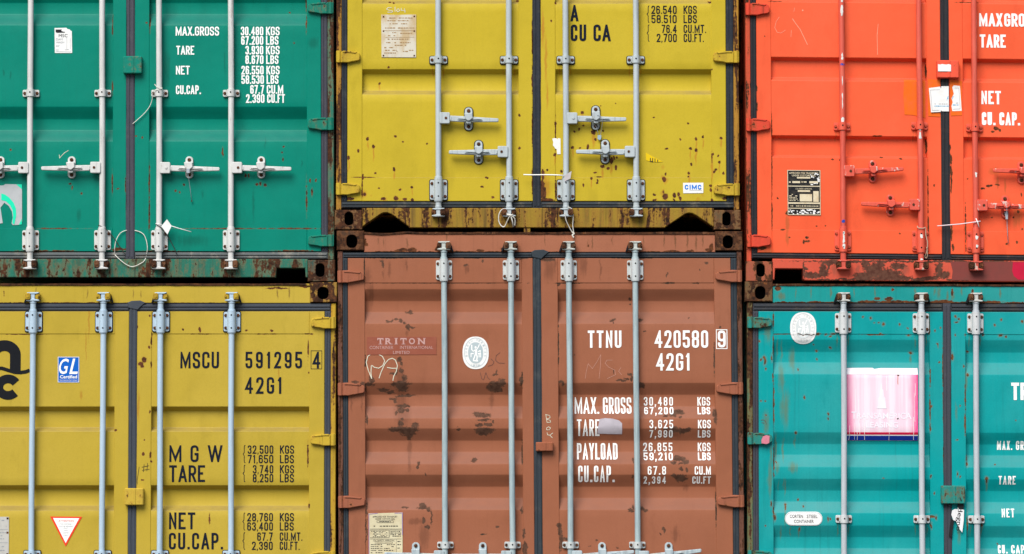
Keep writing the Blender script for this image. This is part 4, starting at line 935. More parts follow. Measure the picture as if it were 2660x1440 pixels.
# ---- red-orange, upper row
R = dict(name='shipping_container', deep=.042, label='bright red-orange container whose locking bars are painted the same red', yr=300, a=.002, b=.009, xr=2010,
    x0=1937, x1=2975, top=-387, bot=732, posts=[(1938, 1950.3), (2960, 2974)], doorL=(1966, 2004, 2407.5, 2444.5), doorR=(2466, 2502.5, 2906, 2944),
    gask=[(1950.3, 1966), (2944, 2960), (2444.5, 2466)], dtop=-315, dbot=657, gT=(-335, -315), gB=(658, 672), head=(-383, -335), sill=(672.5, 727),
    cTB=-336, cBT=681, inL=2004.5, inR=2908, railT=-262, railB=596.6, rec=[(-258, -251, -206, -198), (-55, -48, -4, 4.5), (148.5, 155.5, 200, 208.5), (352, 358, 402.5, 408.5)],
    hxL=1999.5, hxR=2910, hingeL=[(9, 41), (308.5, 342), (610, 643)], hingeR=[(9, 41), (308.5, 342), (610, 643)], block=(2433, 2490, 155, 200.5),
    sillpoly=[(2004.5, 672.5), (2908, 672.5), (2908, 727), (2902, 727), (2900, 698), (2826, 698), (2823, 727), (2088, 728), (2084, 724), (2083, 698), (2011, 698), (2009, 727), (2004.5, 727)],
    cast=[((1935.5, 2004.5, 680, 732, 1962.5, 1984.5, 686, 720), 'cast'), ((2908, 2977, 680, 732, 2928, 2950, 686, 720), 'cast'), ((1935, 2006, -387, -336, 1961, 1988, -376, -344), 'cast'), ((2906, 2977, -387, -336, 2926, 2953, -376, -344), 'cast')], bw=43)
base = (0.92, 0.132, 0.050)
RR = [(2162, 412, 5, 3), (2180, 414, 2, 3), (2019, 515, 3, 4), (2049, 617, 3, 3), (2095, 617, 6, 4), (2095, 626, 10, 3), (2086, 628, 3, 7), (2032, 597, 8, 3), (2044, 553, 7, 7), (2120, 586, 2.5, 3), (2141, 586, 2.5, 3), (2280, 351, 14, 2), (2290, 406, 6, 3), (2340, 409, 8, 2), (2425, 478, 3, 4), (2468, 410, 5, 18), (2469, 440, 5, 20), (2467, 380, 3, 10), (2469, 470, 3, 40), (2469, 600, 4, 30), (2472, 640, 5, 12), (2588, 329, 10, 7), (2597, 334, 6, 4), (2578, 337, 6, 3), (2004.5, 450, 1.6, 60), (2004, 560, 2, 50), (2004.5, 330, 1.3, 40), (2409, 500, 2, 60), (2409, 590, 2, 40), (2407, 180, 3, 24), (2406, 375, 3, 24), (2568, 478, 12, 4), (2552, 484, 8, 3), (2590, 476, 8, 3), (2651, 500, 3, 8), (2643, 544, 4, 5), (2630, 560, 3, 4), (2575, 560, 3, 3), (2612, 630, 5, 4), (2640, 625, 4, 5), (2653, 590, 3, 3), (1966, 230, 2.2, 10), (1967, 280, 2, 12), (1988, 96, 2, 2), (1978, 645, 16, 6), (2506, 590, 2, 60), (2512, 462, 3, 3), (2334, 603, 3, 3), (2020, 4, 30, 1.4), (2520, 2, 40, 2)]
RS = [(2043, 585, 6, 34), (2043, 620, 5, 26), (2590, 470, 5, 20), (2609, 480, 4, 26), (2640, 560, 16, 30), (1990, 655, 22, 10), (2583, 440, 20, 12)]
RP = [(2025, 60, 3, 22), (2055, 60, 2, 40), (2284, 110, 3, 44), (2360, 70, 6, 80), (2100, 250, 14, 50), (2035, 310, 4, 20)]
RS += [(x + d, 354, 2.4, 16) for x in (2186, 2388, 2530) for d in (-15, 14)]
R['mats'] = two(R, 2455, 'red_enamel', base, (0.92, 0.17, 0.085), RR, RS, (), None, .10, .38, .40, (0.35, 0.10, 0.03), dust=(0.62, 0.11, 0.06, .6))
R['mats'].update(bolt=worn('red_bolt', (0.50, 0.075, 0.045), .35, (50, 50, 50), .5), frame=worn('red_frame', base, .4), post=worn('red_post', (0.66, 0.085, 0.045), .48, (26, 26, 3), .55), hinge=worn('red_hinge', (0.70, 0.075, 0.04), .15, (26, 26, 14), .3),
    header=worn('red_header', base, .3), lip=worn('red_lip', base, .8),
    sill=paint('red_sill', (0.66, 0.105, 0.06), (0.62, 0.16, 0.10), rel(R, [(2268, 700, 34, 20), (2250, 715, 44, 10), (2300, 710, 46, 14), (2285, 684, 14, 12), (2245, 685, 12, 14), (2135, 700, 10, 24), (2110, 715, 30, 10), (2140, 708, 14, 12), (2160, 680, 40, 8), (2330, 690, 24, 10), (2320, 720, 50, 8), (2445, 710, 22, 14), (2436, 692, 12, 16), (2420, 718, 20, 6), (2390, 722, 60, 5), (2200, 680, 30, 4), (2086, 700, 4, 26), (2090, 698, 8, 5), (2280, 724, 220, 3), (2340, 676, 300, 3), (2150, 690, 4, 18), (2240, 720, 30, 6), (2550, 676, 90, 5), (2500, 722, 60, 4)]), rel(R, [(2165, 700, 10, 22), (2225, 700, 6, 18), (2350, 700, 12, 18), (2520, 705, 70, 26)]), (), None, .5, .4, .55, (0.22, 0.07, 0.045), ragged=(0.05, 1.5, 0.2, 1.3, 0.92), pal=RUST_BROWN, soft=.08),
    cast=worn('red_casting', (0.36, 0.10, 0.06), .60, (18, 18, 7)), shade=flat('red_recess', (0.02, 0.015, 0.015)),
    gasket=rubber('red_gasket', .18, (0.016, 0.017, 0.021), (0.12, 0.07, 0.045)), gasketB=rubber('red_gasket_bottom', .65, (0.022, 0.022, 0.026), (0.18, 0.08, 0.05)), block=worn('red_block', (0.88, 0.115, 0.062), .12, (26, 26, 26), .2),
    hw=hardware('red_bar', (0.62, 0.085, 0.05), (0.66, 0.14, 0.09), .55, None, .06), plate=hardware('red_plate', (0.70, 0.092, 0.046), (0.60, 0.10, 0.06), .4, None, .06), handle=hardware('red_handle', (0.68, 0.088, 0.05), (0.5, 0.10, 0.07), .4, (0.62, 0.46, 0.40), .12), cam=hardware('red_cam', (0.58, 0.08, 0.05), (0.3, 0.08, 0.05), .5, (0.55, 0.40, 0.32), .4), keeper=worn('red_keeper', (0.13, 0.05, 0.03), .6))
R['rods'] = [dict(x=x, span=(-300, 676), br=[(q, q + 20)], bear=[(597, 650)], cam=[(674.5, 700, False, 0)], coll=[(589, 597, 9.4), (650, 656, 9.6)], hand=[h]) for x, q, h in
    ((2186.5, 318, (2343.5, 444.5, -7)), (2387.6, 314.5, (2233, 529.5, -2)), (2530.3, 318, (2684, 530, 2)), (2727, 318, (2575.6, 440, -2)))]
R['ret'] = [('L', 2264.7, 415, 472, 443), ('L', 2310.6, 503, 559, 530), ('R', 2607, 503, 561, 531), ('R', 2651, 414.5, 472, 440)]

# ---- teal, lower row
T = dict(name='shipping_container', deep=.037, label='turquoise container below the red one, with a faded pink square panel on its door', yr=1100, a=-.002, b=.003, xr=2010,
    x0=1938, x1=2982, top=732, bot=1853, posts=[(1941.5, 1956), (2966, 2980)], doorL=(1971, 2009.5, 2415.5, 2451), doorR=(2471.5, 2509.5, 2912, 2951),
    gask=[(1956, 1971), (2951, 2966), (2451, 2471.5)], dtop=809, dbot=1760, gT=(787, 808.5), gB=(1761, 1780), head=(739, 787), sill=(1780, 1843),
    cTB=784, cBT=1800, inL=2007.5, inR=2912, railT=868, railB=1700, rec=[(882, 914, 940.5, 972.7), (1123, 1153.4, 1181, 1213.7), (1244, 1274.5, 1303, 1333), (1365, 1395.5, 1424, 1455)],
    hxL=2005, hxR=2916, hingeL=[(823.5, 853), (1124, 1155), (1429.5, 1460), (1700, 1731)], hingeR=[(823.5, 853), (1124, 1155), (1429.5, 1460), (1700, 1731)], block=(2442.5, 2504, 1260.5, 1307.5),
    cast=[((1935.5, 2007.5, 732, 784, 1961.5, 1989, 744.5, 778), 'cast'), ((2912, 2984, 732, 784, 2930, 2957, 744.5, 778), 'cast'), ((1936, 2008, 1800, 1853, 1960, 1984, 1809, 1841), 'cast'), ((2912, 2984, 1800, 1853, 2936, 2960, 1809, 1841), 'cast')], bw=42)
base = (0.0008, 0.368, 0.372)
TR = [(1973, 887, 4, 5), (1976, 934, 4, 5), (1987, 938, 5, 14), (1985, 930, 7, 6), (2005, 930, 3, 12), (1989, 960, 3, 4), (2008, 980, 2, 14), (2242, 823, 3, 4), (2263, 827, 4, 5), (2271, 838, 3, 3), (2283, 839, 4, 3), (2295, 842, 5, 6), (2338, 843, 3, 4), (2358, 851, 3, 3), (2361, 853, 3, 3), (2125, 868, 6, 4), (2147, 868, 5, 3), (2165, 867, 8, 4), (2158, 874, 4, 4), (2060, 868, 70, 1.6), (2270, 869, 30, 1.8), (2288, 868, 5, 3), (2362, 870, 8, 3), (2369, 915, 6, 5), (2159, 903, 4, 4), (2124, 911, 4, 4), (2073, 959, 3, 4), (2114, 894, 3, 3), (2123, 932, 3, 4), (2187, 870, 6, 3), (2153, 1076, 3, 6), (2151, 1088, 3, 5), (2090, 1032, 3, 6), (2151, 1073, 3, 4), (2067, 1124, 4, 5), (2295, 1242, 3, 2), (2040, 1310, 4, 6), (2041, 1318, 3, 14), (2073, 1299, 4, 4), (2086, 1316, 4, 4), (2150, 1348, 3, 8), (2156, 1349, 3, 4), (2077, 1375, 4, 7), (2017, 1201, 3, 4), (2415, 850, 2.4, 30), (2417, 980, 2, 24), (2416, 1110, 3, 14), (2416, 1060, 2.2, 40), (2417, 1237, 3, 5), (2419, 1341, 14, 4), (2431, 1344, 5, 8), (2418, 1365, 3, 10), (2450, 940, 2, 60), (2451, 1060, 2, 70), (2451, 1200, 2, 60), (2436, 892, 4, 3), (2430, 858, 3, 4), (2445, 850, 3, 4), (2441, 940, 3, 3), (2420, 1055, 3, 4), (2426, 1281, 3, 5), (2438, 896, 2, 8),
      (2484, 822, 5, 6), (2492, 828, 4, 4), (2486, 835, 7, 3), (2474, 925, 5, 12), (2504, 951, 3, 5), (2508, 1030, 2.2, 40), (2507, 1100, 2.4, 30), (2515, 912, 5, 4), (2515, 972, 6, 7), (2494, 1054, 3, 4), (2512, 1190, 4, 10), (2512, 1205, 5, 8), (2486, 1231, 3, 8), (2494, 1237, 3, 4), (2562, 1241, 6, 6), (2563, 1250, 4, 8), (2600, 869, 8, 5), (2615, 873, 4, 4), (2555, 870, 4, 4), (2603, 829, 4, 4), (2586, 844, 4, 4), (2657, 835, 4, 6), (2584, 1205, 3, 3), (2591, 1412, 3, 3), (2549, 1363, 4, 8), (2512, 1360, 3, 30), (2485, 1141, 4, 3), (2508, 870, 3, 4), (2640, 1090, 2.5, 3), (2009.5, 830, 2.4, 22), (2009, 900, 2, 30), (2010, 1050, 2.2, 60), (2010, 1200, 2.4, 40), (2009, 1330, 3, 24), (2012, 1345, 4, 10), (2003, 1310, 3, 10), (2482, 870, 3, 4), (1990, 1080, 3, 4), (1977, 1043, 4, 3), (1988, 1043, 3, 3), (1988, 1367, 3, 3)]
TS = [(2020, 905, 3, 40), (2032, 915, 3, 36), (2060, 935, 10, 40), (2030, 980, 10, 50), (2040, 1060, 14, 60), (2016, 1160, 4, 40), (2035, 1170, 3, 40), (2066, 1150, 3, 20), (2020, 1215, 6, 24), (2060, 1215, 16, 18), (2022, 1262, 2, 24), (2035, 1255, 2, 18), (2040, 1265, 2, 24), (2040, 1340, 3, 40), (2028, 1385, 3, 22), (2052, 1380, 2, 20), (1994, 860, 10, 40), (1990, 1100, 10, 40), (2000, 1240, 8, 50), (2003, 1180, 4, 40), (2075, 1383, 3, 16), (2563, 1262, 3, 14), (2368, 930, 4, 14), (2484, 1070, 4, 30), (2490, 1380, 5, 40), (2510, 990, 4, 40)]
TP = [(2352, 820, 1.8, 5), (2558, 908, 1.8, 6), (2558, 872, 1.5, 3), (2610, 986, 2, 6), (2633, 890, 1.8, 5), (2657, 830, 2, 3), (2635, 1362, 2.5, 8), (2589, 1357, 1.8, 6), (2592, 1197, 2, 5), (2505, 930, 1.8, 5), (2228, 845, 1.6, 3)]
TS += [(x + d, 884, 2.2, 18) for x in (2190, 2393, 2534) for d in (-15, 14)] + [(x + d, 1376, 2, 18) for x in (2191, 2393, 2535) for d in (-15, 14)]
T['mats'] = two(T, 2461, 'turquoise_enamel', base, (0.045, 0.395, 0.39), TR, TS, (), (0.15, -9, -8, 11), .5, .62, .46, (0.12, 0.15, 0.075), speckcol=(0.22, 0.15, 0.04), dust=(0.13, 0.30, 0.29, .5), ragged=(0.030, 0.9, 0.55, 2.3, 0.66), pal=RUST_SOFT)
T['mats'].update(frame=worn('turquoise_frame', base, .4), post=worn('turquoise_post', (0.09, 0.18, 0.11), .60, (22, 22, 2.6), .7, (0.20, 0.12, 0.03)), hinge=worn('turquoise_hinge', (0.02, 0.26, 0.22), .30, (26, 26, 16), .5, (0.13, 0.10, 0.03)),
    header=paint('turquoise_header', (0.012, 0.33, 0.31), (0.10, 0.40, 0.38), rel(T, [(2200, 786, 120, 3), (2280, 775, 10, 5), (2310, 776, 14, 7), (2330, 784, 60, 5), (2400, 786, 60, 5), (2260, 783, 40, 4), (2450, 783, 40, 6), (2480, 786, 60, 5), (2560, 784, 60, 5), (2060, 786, 60, 3), (2320, 752, 5, 5), (2022, 750, 12, 7), (2400, 740, 400, 2.4), (2150, 742, 140, 2), (2475, 758, 4, 12), (2528, 756, 4, 8), (2640, 786, 40, 4), (2120, 785, 30, 4)]), rel(T, [(2275, 760, 3, 20), (2220, 760, 2, 16), (2380, 765, 4, 20), (2440, 760, 5, 22), (2463, 770, 4, 18), (2476, 765, 5, 22), (2500, 755, 3, 14), (2430, 755, 4, 14), (2068, 760, 2, 18), (2108, 758, 2, 18), (2030, 770, 16, 12), (2600, 760, 3, 16), (2160, 760, 3, 18), (2550, 764, 3, 16)]), (), (0.3, -9, -8, 9), .5, .5, .5, (0.14, 0.11, 0.03)),
    lip=worn('turquoise_lip', (0.10, 0.14, 0.09), .9), sill=worn('turquoise_sill', base, .4), cast=worn('turquoise_casting', (0.11, 0.085, 0.045), .68, (16, 16, 11)), shade=flat('turquoise_recess', (0.02, 0.022, 0.022)),
    gasket=rubber('turquoise_gasket', .10, (0.044, 0.047, 0.060)), gasketB=rubber('turquoise_gasket_bottom', .6), gasketT=rubber('turquoise_gasket_top', .45, (0.03, 0.034, 0.042), (0.10, 0.085, 0.05)), block=worn('turquoise_block', (0.02, 0.27, 0.23), .27, (24, 24, 14), .5, (0.16, 0.10, 0.04)),
    hw=hardware('lightgrey_bar', (0.45, 0.485, 0.51), (0.36, 0.385, 0.40), .42, None, .06), plate=hardware('rusty_plate', (0.56, 0.575, 0.57), (0.42, 0.44, 0.46), .3, None, .35), cam=hardware('rusty_cam', (0.56, 0.56, 0.53), (0.3, 0.26, 0.2), .5, None, .55), keeper=worn('turquoise_keeper', (0.09, 0.05, 0.03), .6))
T['rods'] = [dict(x=x, span=(782, 1775), br=[(1338, 1358)], bear=[(813.5, 864)], cam=[(760, 784, True, tl)], coll=[(784, 789, 8.8), (805, 813, 8.8), (864, 870, 9)]) for x, tl in ((2190.6, -1), (2392.8, 1), (2534.4, -1), (2737, 1))]
T['rods'][3]['hidden'] = True

ground()
for C in (G, Y, B, N, R, T): container(C)
# ------------------------------------------------------------------ lettering and labels
def plain(*pts): return pts
# green
def gl(t):
    k = 3.5; s = 1.7
    t.text('MAX.GROSS', 456, 569, 69.5, 93, k, s, 4); t.text('TARE', 457.7, 504.5, 119.3, 142.3, k, s); t.text('NET', 456.8, 493, 171.3, 194, k, s); t.text('CU.CAP.', 456.8, 522, 222, 245, k, s, 4)
    for a, b, x0, x1, y in (('30.480', 'KGS', 625.5, 684, 69.6), ('67.200', 'LBS', 626.5, 684, 94), ('3.930', 'KGS', 637.5, 684, 119.4), ('8.670', 'LBS', 637.5, 684.5, 144), ('26.550', 'KGS', 627, 685, 171.4), ('58.530', 'LBS', 627, 685.5, 195.7), ('67.7', 'CU.M', 650, 686, 221.3), ('2.390', 'CU.FT', 639, 687, 245)):
        t.text(a, x0, x1, y, y + 22.6, k, s, 3.6)
        e = 726.5 if b == 'KGS' else 723.5 if b == 'LBS' else 736 if b == 'CU.M' else 740
        t.text(b, x1 + 7, e, y, y + 22.6, k, s, 3.6)
lettering(G, 'R', WHITE, gl)
lettering(G, 'L', CHALK, lambda t: t.stroke([(154, 402), (155, 411), (160, 405), (168, 397), (178, 391)], 1.3), 'chalk_mark')
def msc(t):
    t.use(INK); t.poly([(144, 77), (160, 77), (158, 80), (166, 84), (144, 84)]); t.poly([(156, 82), (168, 83), (168, 85), (145, 85.5)], -.0002)
    t.font('MSC', 152, 175, 89, 97)
    t.use(GREYINK); t.font('DAM', 145, 162, 100, 105); t.font('WASH', 145, 166, 108, 113); t.font('AV', 145, 154, 117, 122); t.stroke([(145, 130), (152, 130)], 1); t.stroke([(168, 130), (178, 129)], 1); t.stroke([(145, 134), (185, 135)], .6)
    t.stroke([(173, 98), (173, 128)], .5); t.stroke([(182, 98), (182, 128)], .5)
sticker(G, 'L', 'sticker', [(141, 73), (172, 72.5), (175, 76), (180, 76.5), (183, 80), (186, 81), (187, 138), (142, 138)], PAPER, draw=msc)
MINT = flat('mint_print', (0.015, 0.72, 0.42), .4, .1); TORN = flat('torn_film', (0.44, 0.46, 0.47), .5, .35, (0.3, 0.33, 0.33), 25)
def mint(t):
    t.use(MINT); t.poly([(43, 479.5), (57.5, 479.5), (57.5, 492), (53, 488)])
    t.poly([(4, 503), (14, 506), (25, 514), (36, 527), (42, 542), (43, 560), (38, 584), (33, 580), (35, 560), (33, 545), (26, 532), (16, 523), (4, 520)], -.0002)
    t.poly([(57, 568), (57.5, 583), (50, 584.5)])
sticker(G, 'L', 'torn_sticker', [(-30, 482), (10, 482), (14, 478.5), (57.5, 479.5), (58, 575), (54, 584), (34, 585), (31, 581), (34, 566), (32, 550), (24, 536), (12, 527), (2, 540), (8, 580), (-30, 584)], TORN, draw=mint)

# yellow, upper
def yl(t):
    t.text('A', 1482.5, 1503, 13, 55.5, 6.6); t.text('CU', 1483, 1523, 64, 107, 6.6, 5.5); t.text('CA', 1542, 1586.5, 64, 107, 6.6, 4)
    t.brace(1681.5, 14.7, 59, 1.7); t.brace(1681.5, 64, 108, 1.7)
    for a, b, x0, x1, y in (('26.540', 'KGS', 1693, 1758.5, 15), ('58.510', 'LBS', 1693, 1758.5, 39), ('76.4', 'CU.MT.', 1719.5, 1758.5, 64.5), ('2,700', 'CU.FT.', 1706.5, 1758.5, 88)):
        t.text(a, x0, x1, y, y + 21, 2.9, 2.7, 2.6); t.text(b, 1776.5, {'KGS': 1811, 'LBS': 1811, 'CU.MT.': 1835, 'CU.FT.': 1829}[b], y, y + 21, 2.9, 2.4, 2.6)
lettering(Y, 'R', BLACK, yl)
lettering(Y, 'L', CHALK, lambda t: [t.stroke(q, 1.6) for q in ([(1017, 20), (1008, 20), (1004, 24), (1010, 27), (1020, 29), (1018, 32), (1006, 32)], [(1026, 18), (1026, 31)], [(1032, 24), (1030, 28), (1033, 31), (1038, 28), (1035, 23), (1032, 24)], [(1042, 21), (1042, 27), (1053, 28)], [(1050, 22), (1052, 33)])], 'chalk_mark')
PLATE_M = NT('aluminium_plate'); PLATE_M = PLATE_M.end(PLATE_M.mix(PLATE_M.step(PLATE_M.noise(PLATE_M.scaled((14, 1, 8)), 1, 4), .42, .66), (0.60, 0.565, 0.47), (0.50, 0.38, 0.22)), .45)
BRASS = flat('stain_print', (0.34, 0.20, 0.085), .6, .4, (0.5, 0.4, 0.25), 60)
def illegible(t, x0, x1, y, h, rnd, gap=.25):
    x = x0
    while x < x1:
        w = rnd.uniform(2, 7); 
        if rnd.random() > gap: t.stroke([(x, y), (min(x + w, x1), y)], h * rnd.uniform(.7, 1.1))
        x += w + rnd.uniform(.8, 2)
def yplate(t):
    r = random.Random(4); t.use(BRASS)
    for i, (a, b, y) in enumerate(((1002, 1072, 47), (1006, 1066, 54), (1012, 1058, 62), (1000, 1076, 73), (1003, 1030, 85), (1034, 1070, 87), (1000, 1028, 93), (1000, 1050, 102), (1052, 1064, 102), (1003, 1066, 111), (1020, 1062, 118), (998, 1022, 124), (1000, 1030, 131), (1030, 1060, 134), (998, 1028, 138), (1062, 1074, 131))): illegible(t, a, b, y, 2.4, r)
    t.stroke([(994, 80), (1076, 80)], .8); t.stroke([(1000, 98), (1076, 97)], .6)
    t.use(BOLT)
    for x, y in ((996, 44), (1076, 43), (996, 81), (1076, 81), (996, 145), (1076, 145)): t.stroke([(x - 2, y), (x + 2, y)], 4)
sticker(Y, 'L', 'data_plate', [(990, 38), (1035, 39), (1081, 38), (1080.5, 149.5), (991, 149)], PLATE_M, .003, draw=yplate)
BLUEINK = flat('blue_ink', (0.01, 0.19, 0.66), .5)
sticker(Y, 'R', 'maker_sticker', [(1773.5, 475.5), (1826.5, 475), (1826, 502), (1774, 502.5)], PAPER, draw=lambda t: [t.use(BLUEINK), t.text('CIMC', 1778, 1821, 480.5, 492.5, 2.7, 2.6), t.use(GREYINK), t.stroke([(1790, 494.5), (1822, 494.5)], .8)])
YVIV = flat('vivid_yellow_film', (0.72, 0.50, 0.010), .4, .05)
sticker(Y, 'R', 'torn_sticker', [(1677.5, 397), (1700, 410), (1721, 420.5), (1706, 421.5), (1690, 420), (1678, 417)], YVIV, draw=lambda t: [t.use(INK)] + [t.stroke(q, 2) for q in ([(1689, 411), (1689, 419), (1695, 420), (1695, 411)], [(1701, 412), (1701, 421)], [(1708, 415), (1708, 421)])])
sticker(Y, 'R', 'torn_sticker', [(1434.5, 361), (1440, 359), (1446, 360), (1448, 363), (1449, 359), (1456, 360), (1456, 401), (1447, 401), (1446, 388), (1443, 387), (1436, 378), (1437, 370)], PAPER)

# yellow, lower
def bl(t):
    k = 5.8
    t.text('MSCU', 467.5, 568, 914, 957, k, 5.5); t.text('591295', 637, 784, 914, 957, k, 9.5); t.text('4', 811.5, 832, 914, 957, k, 2)
    t.stroke([(807.5, 911.5), (835.5, 911.5), (835.5, 958.5), (807.5, 958.5), (807.5, 911.5)], 1.2)
    t.text('42G1', 636, 732, 980, 1023, k, 8.5)
    t.text('M', 440, 471.5, 1157, 1200.5, k); t.text('G', 495, 516, 1157, 1200.5, k); t.text('W', 540, 577.8, 1157, 1200.5, k)
    t.text('TARE', 440, 533, 1209, 1252.4, k, 4.5); t.text('NET', 440, 508, 1331.5, 1375, k, 5.5); t.text('CU.CAP.', 440, 580.5, 1384.5, 1427.3, k, 6, 6)
    for y0, y1 in ((1156.6, 1203), (1207.8, 1252.4), (1332, 1378), (1383, 1428)): t.brace(631.5, y0, y1, 1.7)
    for a, b, x0, x1, y in (('32,500', 'KGS', 643.5, 710, 1157.3), ('71,650', 'LBS', 643.5, 710, 1182), ('3,740', 'KGS', 657, 710, 1208.5), ('8,250', 'LBS', 657, 710, 1231.6), ('28,760', 'KGS', 643, 709.5, 1333), ('63,400', 'LBS', 643, 709.5, 1357), ('67.7', 'CU.MT.', 669, 709, 1383.4), ('2,390', 'CU.FT.', 655.5, 709, 1407.3)):
        t.text(a, x0, x1, y, y + 21.4, 2.9, 3.0, 2.6); t.text(b, 727.3, {'KGS': 764, 'LBS': 763.5, 'CU.MT.': 786, 'CU.FT.': 779}[b], y, y + 21.4, 2.9, 2.6, 2.6)
lettering(B, 'R', BLACK, bl)
lettering(B, 'R', INK, lambda t: [t.stroke(q, 1.1) for q in ([(362, 1213), (360, 1228), (357, 1248), (357.5, 1258)], [(375, 1206), (373, 1226)], [(384, 1203), (382, 1224)], [(369, 1214), (388, 1210)], [(370, 1222), (389, 1219)])], 'pen_mark')
BLK2 = flat('logo_black', (0.008, 0.009, 0.012), .6, .1)
def mlogo(t):
    t.stroke([(38.5, 964), (38.5, 922)] + [(10 + 28.5 * math.cos(a), 922 - 24 * math.sin(a)) for a in [math.pi * k / 14 for k in range(1, 14)]] + [(-18.5, 922), (-18.5, 964)], 28)
    t.stroke([(-30, 962), (-14, 957), (4, 957), (20, 962), (36, 967), (52, 968), (66, 966), (76, 962)], 9, -.0006)
    t.stroke([(20 + 24 * math.cos(q), 1006 - 21.5 * math.sin(q)) for q in [math.radians(d) for d in range(32, 329, 12)]], 22.5, -.0002)
    t.stroke([(-30, 990), (-60, 990)], 12)
lettering(B, 'L', BLK2, mlogo, 'emblem')
GLB = flat('blue_film', (0.006, 0.115, 0.50), .4, .1)
def gls(t):
    t.use(WHITE); t.stroke([(150, 928), (204, 928), (204, 993), (150, 993), (150, 928)], 1.2)
    t.font('G', 152.5, 178, 932, 972, .28, .012); t.font('L', 179, 201.5, 932, 972, .28, .012); t.font('Certified', 155, 199.5, 975, 983.5, 0, .02); t.use(PAPER); t.font('Germanischer Lloyd', 154, 200, 986, 990.5)
sticker(B, 'L', 'certificate_sticker', [(149, 927), (205, 927.5), (205, 994), (149.5, 994)], GLB, draw=gls)
REDP = flat('warning_red', (0.82, 0.055, 0.02), .4, .05)
def att(t):
    t.use(WHITE); t.poly([(139.5, 1346), (207.5, 1346.5), (172.6, 1411)])
    t.use(REDP); t.font('ATTENTION', 153.5, 193, 1351, 1356, 0, 0, -.0004); t.use(GREYINK)
    for s, a, b, y in (('THIS CONTAINER', 158, 188, 1360), ('MUST BE REPAIRED', 155, 191, 1366), ('ONLY', 166.5, 179, 1371), ('WITH', 168, 177.5, 1377), ('CORTEN', 164.5, 181, 1383), ('STEEL', 166.5, 178.5, 1389.5)): t.font(s, a, b, y, y + 3.4, 0, 0, -.0004)
sticker(B, 'L', 'warning_sticker', [(132, 1342), (214.6, 1343), (172.5, 1420)], REDP, draw=att)
def bplate(t):
    r = random.Random(9); t.use(GREYINK)
    for y in (1352, 1360, 1368, 1384, 1392, 1400, 1420, 1430): illegible(t, -20, 19, y, 2, r)
    t.stroke([(-30, 1376), (22, 1376)], .8); t.stroke([(-30, 1410), (22, 1410)], .8); t.use(BOLT)
    for y in (1347, 1384, 1440): t.stroke([(19, y), (24, y)], 5)
sticker(B, 'L', 'data_plate', [(-60, 1342), (25, 1343), (25, 1470), (-60, 1470)], flat('grey_plate', (0.50, 0.49, 0.45), .5, .4), .003, draw=bplate)

mb = MB(); mb.pprism(Y['f'], [(1360, 590), (1378, 590), (1377, 605), (1361, 605)], .004, .03, Y['mats']['sill'], .003); mb.build('drain_lug', Y['sillo'])
# brown
def nl(t):
    k = 6.3
    t.text('TTNU', 1528.6, 1616, 859, 904, k, 6); t.text('420580', 1702.5, 1841.5, 858.5, 904, k, 5.5); t.text('9', 1866.5, 1887, 859, 903, k); t.text('42G1', 1706, 1794, 918, 963, k, 6)
    t.stroke([(1863, 857), (1890.5, 857), (1890.5, 906), (1863, 906), (1863, 857)], 2.0)
    k = 4.6
    t.text('MAX.', 1493, 1557, 1032, 1075, k, 3); t.text('GROSS', 1567, 1641, 1032, 1075, k, 3); t.text('TARE', 1498.5, 1557.5, 1089.7, 1133, k, 3.2); t.text('PAYLOAD', 1498.5, 1604, 1151.3, 1194, k, 3); t.text('CU.CAP.', 1501, 1596, 1210, 1253, k, 4, 6)
    k = 3.2
    for a, b, x0, x1, y0, y1 in (('30,480', 'KGS', 1673.5, 1749.5, 1031.5, 1054), ('67,200', 'LBS', 1674, 1750, 1057.5, 1076.5), ('3,625', 'KGS', 1687, 1748.5, 1091, 1113), ('7,990', 'LBS', 1687, 1747.5, 1117.5, 1137), ('26,855', 'KGS', 1671, 1747, 1150.3, 1172.7), ('59,210', 'LBS', 1671.5, 1747.5, 1176, 1196), ('67.8', 'CU.M', 1681.6, 1729, 1211.3, 1233.5), ('2,394', 'CU.FT', 1671, 1729, 1237.8, 1257)):
        t.text(a, x0, x1, y0, y1, k, 4.6, 3.6)
        e = {'KGS': (1813, 1846.5), 'LBS': (1813, 1846), 'CU.M': (1803.5, 1845.5), 'CU.FT': (1797.5, 1845.5)}[b]; t.text(b, e[0], e[1], y0, y1, k, 2.4, 3.4)
lettering(N, 'R', WHITE, nl)
FAINT = flat('faint_scratch', (0.52, 0.27, 0.20), .8)
lettering(N, 'R', FAINT, lambda t: [t.stroke(q, 1) for q in ([(1521, 984), (1524, 965), (1529, 945), (1540, 958), (1552, 940), (1562, 922), (1561, 950), (1557, 984)], [(1592, 936), (1578, 936), (1573, 944), (1582, 954), (1598, 962), (1600, 974), (1578, 984)], [(1614, 955), (1608, 965), (1616, 974)])], 'scratch_mark')
lettering(N, 'R', CHALK, lambda t: [t.stroke(q, 1.3) for q in ([(1418, 1077), (1421, 1098)], [(1417, 1077), (1428, 1080), (1429, 1086), (1420, 1089), (1430, 1093), (1430, 1097), (1421, 1098)], [(1420, 1112), (1425, 1109), (1430, 1112), (1427, 1117), (1420, 1117), (1420, 1112)], [(1421, 1124), (1422, 1130), (1428, 1131), (1436, 1125)], [(1428, 1131), (1435, 1138)])], 'chalk_mark')
DKPEN = flat('dark_pen', (0.12, 0.06, 0.05), .7)
